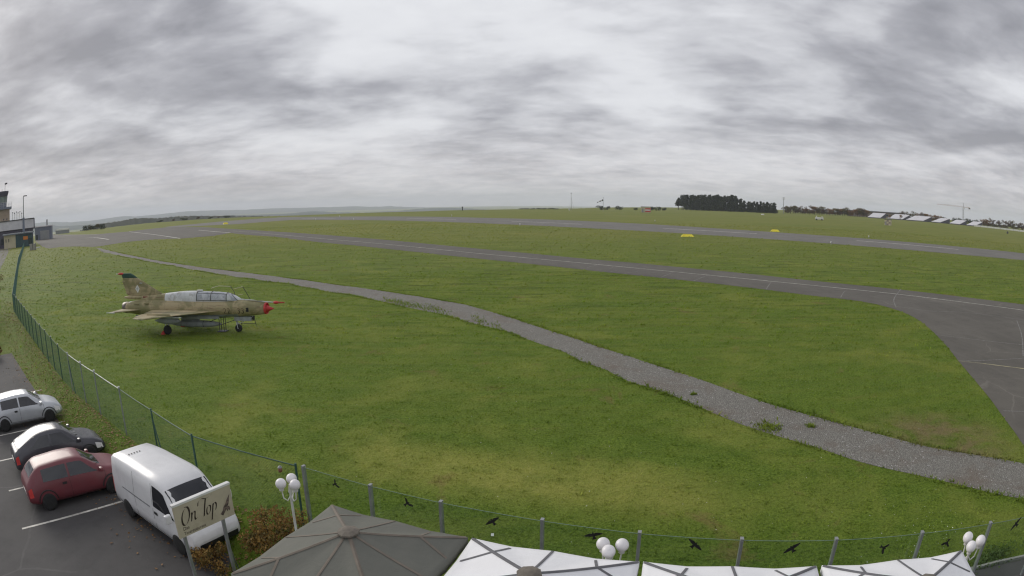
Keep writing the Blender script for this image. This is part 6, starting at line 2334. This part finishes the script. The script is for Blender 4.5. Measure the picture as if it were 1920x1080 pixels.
for k, p in enumerate([(541.74, 628.82, 5.934), (552.44, 619.44, 5.653), (555.99, 616.26, 6.016), (560.14, 612.49, 5.778), (564.29, 608.67, 5.549), (568.43, 604.81, 5.329), (573.75, 599.76, 4.583), (577.29, 596.35, 4.315)]):
    plant('dark', p, float(gt.uniform(8, 10.5)), 'dark_tree', 'dark green tree showing above the right-hand sawtooth roofs', 'dark trees above the sawtooth roofs', 0.9)
for k, (p, kd) in enumerate(zip([(563.26, 568.10, 2.669), (567.23, 564.14, 2.499), (571.19, 560.12, 2.338), (575.72, 555.47, 2.256), (580.23, 550.75, 2.185), (584.74, 545.96, 2.126), (589.25, 541.10, 2.079), (594.86, 534.92, 2.196), (599.91, 529.25, 2.254), (604.95, 523.48, 2.328), (609.42, 518.27, 2.336)], ['orange', 'orange', 'dull', 'dull', 'dull', 'dull', 'dull', 'olive', 'dull', 'dull', 'dull'])):
    plant(kd, p, float(gt.uniform(9.5, 13.5)), 'autumn_tree', {'dull': 'dark brown tree behind the long white wall', 'olive': 'yellowish tree behind the long white wall', 'orange': 'rusty tree at the left end of the long white wall'}[kd], 'trees behind the white wall: ' + kd, 1.5)
for p, h_, lab in [((430.79, 607.82, 2.050), 6.0, 'lone orange-brown tree before the second sawtooth roof'), ((438.71, 595.93, 1.697), 7.0, 'round golden-brown tree between the second and third sawtooth roofs')]:
    plant('orange', p, h_, 'autumn_tree', lab, None, 0.9)
for p, h_, w_, lab in [((100.69, 692.72, 1.213), 3.6, 1.6, 'dark bush below the windsock, left of two'), ((108.53, 691.54, 1.328), 3.2, 1.3, 'dark bush below the windsock, right of two'), ((121.76, 689.33, 1.535), 3.8, 1.4, 'rounded dark bush between windsock and striped hut'),
                       ((140.32, 685.79, 1.853), 2.6, 1.1, 'small dark bush just left of the striped hut'), ((162.70, 701.38, 2.336), 3.6, 1.5, 'dark bush just right of the striped hut'), ((170.01, 699.64, 2.171), 3.4, 1.5, 'dark bush midway between striped hut and pine wood'),
                       ((177.30, 697.83, 2.011), 3.0, 1.3, 'dark bush nearest the pine wood')]:
    plant('dark', p, h_ * 1.7, 'bush', lab, None, w_ * 0.75, 'bush')
for k, p in enumerate([(11.070, 689.91, 0.313), (17.025, 689.79, 0.311), (23.576, 689.60, 0.320), (30.13, 689.34, 0.338), (36.69, 689.02, 0.367), (43.84, 688.61, 0.408), (49.80, 688.20, 0.450)]):
    plant('dark', p, float(gt.uniform(1.7, 2.3)), 'hedge_bush', 'low dark hedge bush on the skyline left of the masts', 'hedge on the skyline', 2.6, 'bush')
for k, p in enumerate([(-296.40, 354.39, 0.471), (-294.40, 356.05, 0.639), (-292.07, 357.97, 0.590), (-289.74, 359.86, 0.544), (-287.41, 361.72, 0.316)]):
    plant('olive' if k % 2 else 'dark', p, float(gt.uniform(3.8, 5.2)), 'slope_bush', 'dark bush at the plateau edge beyond the apron', 'bushes at the plateau edge', 1.3, 'bush')
for k, p in enumerate([(-346.48, 538.10, 2.454), (-334.58, 545.58, 2.144), (-324.98, 551.35, 2.035), (-311.94, 558.83, 1.483), (-300.74, 564.94, 0.823), (-293.38, 568.80, 0.676), (-285.99, 572.55, 0.275)]):
    plant('dull' if k % 2 else 'dark', p, float(gt.uniform(2.5, 4.0)), 'edge_tree', 'dark tree on the plateau edge below the wooded hill', 'trees along the plateau edge', 1.6)
for lst in PROTO.values():
    for o in lst:
        for ch in [q for q in bpy.data.objects if q.parent == o]:
            bpy.data.objects.remove(ch)
        bpy.data.objects.remove(o)


# ------------------------------------------------------------------ hills beyond the valley
def hill_mat(name, c1, c2, sc):
    m = bpy.data.materials.new(name)
    m.use_nodes = True
    n = N(m.node_tree)
    pos = n.add('ShaderNodeNewGeometry').outputs['Position']
    f = n.noise(pos, sc, 6, 0.65, 0.3)
    c = n.mix(n.rng(f, 0.40, 0.62), c1, c2)
    p = n.add('ShaderNodeBsdfPrincipled', i_Roughness=0.95)
    p.inputs['Specular IOR Level'].default_value = 0.0
    n.put(p.inputs['Base Color'], c)
    out = n.add('ShaderNodeOutputMaterial')
    n.put(out.inputs[0], p.outputs[0])
    return m


M['hill_wood'] = hill_mat('wooded_hill', (0.020, 0.026, 0.016), (0.055, 0.052, 0.026), 0.012)
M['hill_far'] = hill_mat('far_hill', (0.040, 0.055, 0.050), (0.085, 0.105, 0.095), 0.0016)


def make_hill(name, crest, m, depth, seed, rough):
    """crest: world points of the skyline, left to right; the hill falls away in front and behind"""
    C = np.array(crest, float)
    n = 160
    s = np.concatenate([[0], np.cumsum(np.linalg.norm(np.diff(C[:, :2], axis=0), axis=1))])
    u = np.linspace(0, s[-1], n)
    P = np.stack([np.interp(u, s, C[:, k]) for k in range(3)], 1)
    g = np.random.default_rng(seed)
    for k in range(2):
        P[1:-1, 2] = (P[:-2, 2] + 2 * P[1:-1, 2] + P[2:, 2]) / 4
    P[:, 2] += g.normal(size=n) * rough
    rad_ = P[:, :2] / np.linalg.norm(P[:, :2], axis=1)[:, None]
    rows = []
    for t in (-1.0, -0.7, -0.45, -0.25, -0.1, 0.0, 0.15, 0.5, 1.0):
        q = P.copy()
        q[:, :2] += rad_ * (t * depth)
        f = 1 - (abs(t) ** 1.2)
        q[:, 2] = -80 + (P[:, 2] + 80) * f + (g.normal(size=n) * rough * 1.5 if 0 < abs(t) < 1 else 0)
        rows.append([tuple(v) for v in q])
    o = MB().grid(rows, True).build(name, m, fix=False)
    tag(o, kind='structure')


make_hill('far_hills', [(-9807.19, 7750.42, 152.12), (-8932.30, 8744.37, 33.89), (-8621.90, 9050.57, 30.31), (-8310.80, 9337.06, -20.455), (-7979.04, 9622.11, -25.054), (-7771.41, 9790.57, -14.887), (-7407.79, 10068.50, 13.536), (-7179.98, 10232.20, -15.539), (-6718.23, 10541.13, 1.140), (-6343.86, 10770.58, 22.764), (-5898.60, 11020.73, 17.201), (-5290.50, 11325.22, -1.493), (-4547.34, 11643.53, 1.305), (-4050.91, 11825.40, -9.652), (-3566.58, 11980.38, -11.838), (-3085.53, 12113.20, -7.994), (-2843.09, 12172.38, -33.11), (-2524.27, 12242.47, -23.198), (-2085.99, 12324.72, -52.42), (-1677.35, 12386.95, -72.49), (-1180.98, 12444.09, -93.22), (-640.99, 12483.55, -118.03), (6.342, 12500.00, -139.99)], M['hill_far'], 2000, 1, 2.0)
make_hill('middle_hills', [(-5335.59, 4215.62, 43.36), (-4859.68, 4756.42, -5.111), (-4667.01, 4945.61, -23.679), (-4521.96, 5078.57, -45.83), (-4351.29, 5225.54, -47.52), (-4228.66, 5325.27, -45.85), (-4105.70, 5420.63, -54.53), (-3932.07, 5547.87, -52.87), (-3681.38, 5717.29, -49.96), (-3427.20, 5873.19, -50.42), (-3064.23, 6070.46, -48.95), (-2638.33, 6267.32, -58.08), (-2392.94, 6365.05, -56.69), (-2204.52, 6432.74, -40.55), (-2081.79, 6473.50, -47.75), (-1963.90, 6510.23, -60.44), (-1633.83, 6600.80, -76.51), (-1286.76, 6677.14, -68.36), (-1053.16, 6717.95, -50.43), (-912.53, 6738.49, -43.52), (-695.31, 6764.36, -41.39), (-472.06, 6783.59, -55.90), (-231.30, 6796.06, -76.83), (3.356, 6800.00, -96.35)], M['hill_far'], 1200, 2, 1.2)
make_hill('wooded_hill', [(-1497.03, 1746.11, -28.680), (-1463.70, 1774.14, -19.121), (-1440.32, 1793.17, -13.048), (-1405.32, 1820.74, -10.760), (-1363.45, 1852.30, -7.939), (-1334.73, 1873.10, -1.900), (-1295.96, 1900.13, -4.063), (-1253.58, 1928.35, -7.265), (-1193.57, 1966.06, -5.386), (-1115.59, 2011.33, -8.017), (-1036.48, 2053.22, -13.253), (-974.05, 2083.56, -16.841), (-837.43, 2142.13, -23.579), (-763.04, 2169.74, -29.457)], M['hill_wood'], 700, 3, 0.9)

# ------------------------------------------------------------------ haze
def make_haze():
    mb = MB().box((0, 1500, 40), (29000, 31500, 280))
    m = bpy.data.materials.new('haze_air')
    m.use_nodes = True
    n = N(m.node_tree)
    v = n.add('ShaderNodeVolumePrincipled')
    v.inputs['Color'].default_value = (0.87, 0.91, 1.0, 1)
    v.inputs['Density'].default_value = HAZE
    out = n.add('ShaderNodeOutputMaterial')
    n.put(out.inputs['Volume'], v.outputs[0])
    o = mb.build('haze', m)
    tag(o, 'thin autumn haze over the plateau and hills', 'haze', kind='stuff')


HAZE = 0.00011
make_haze()
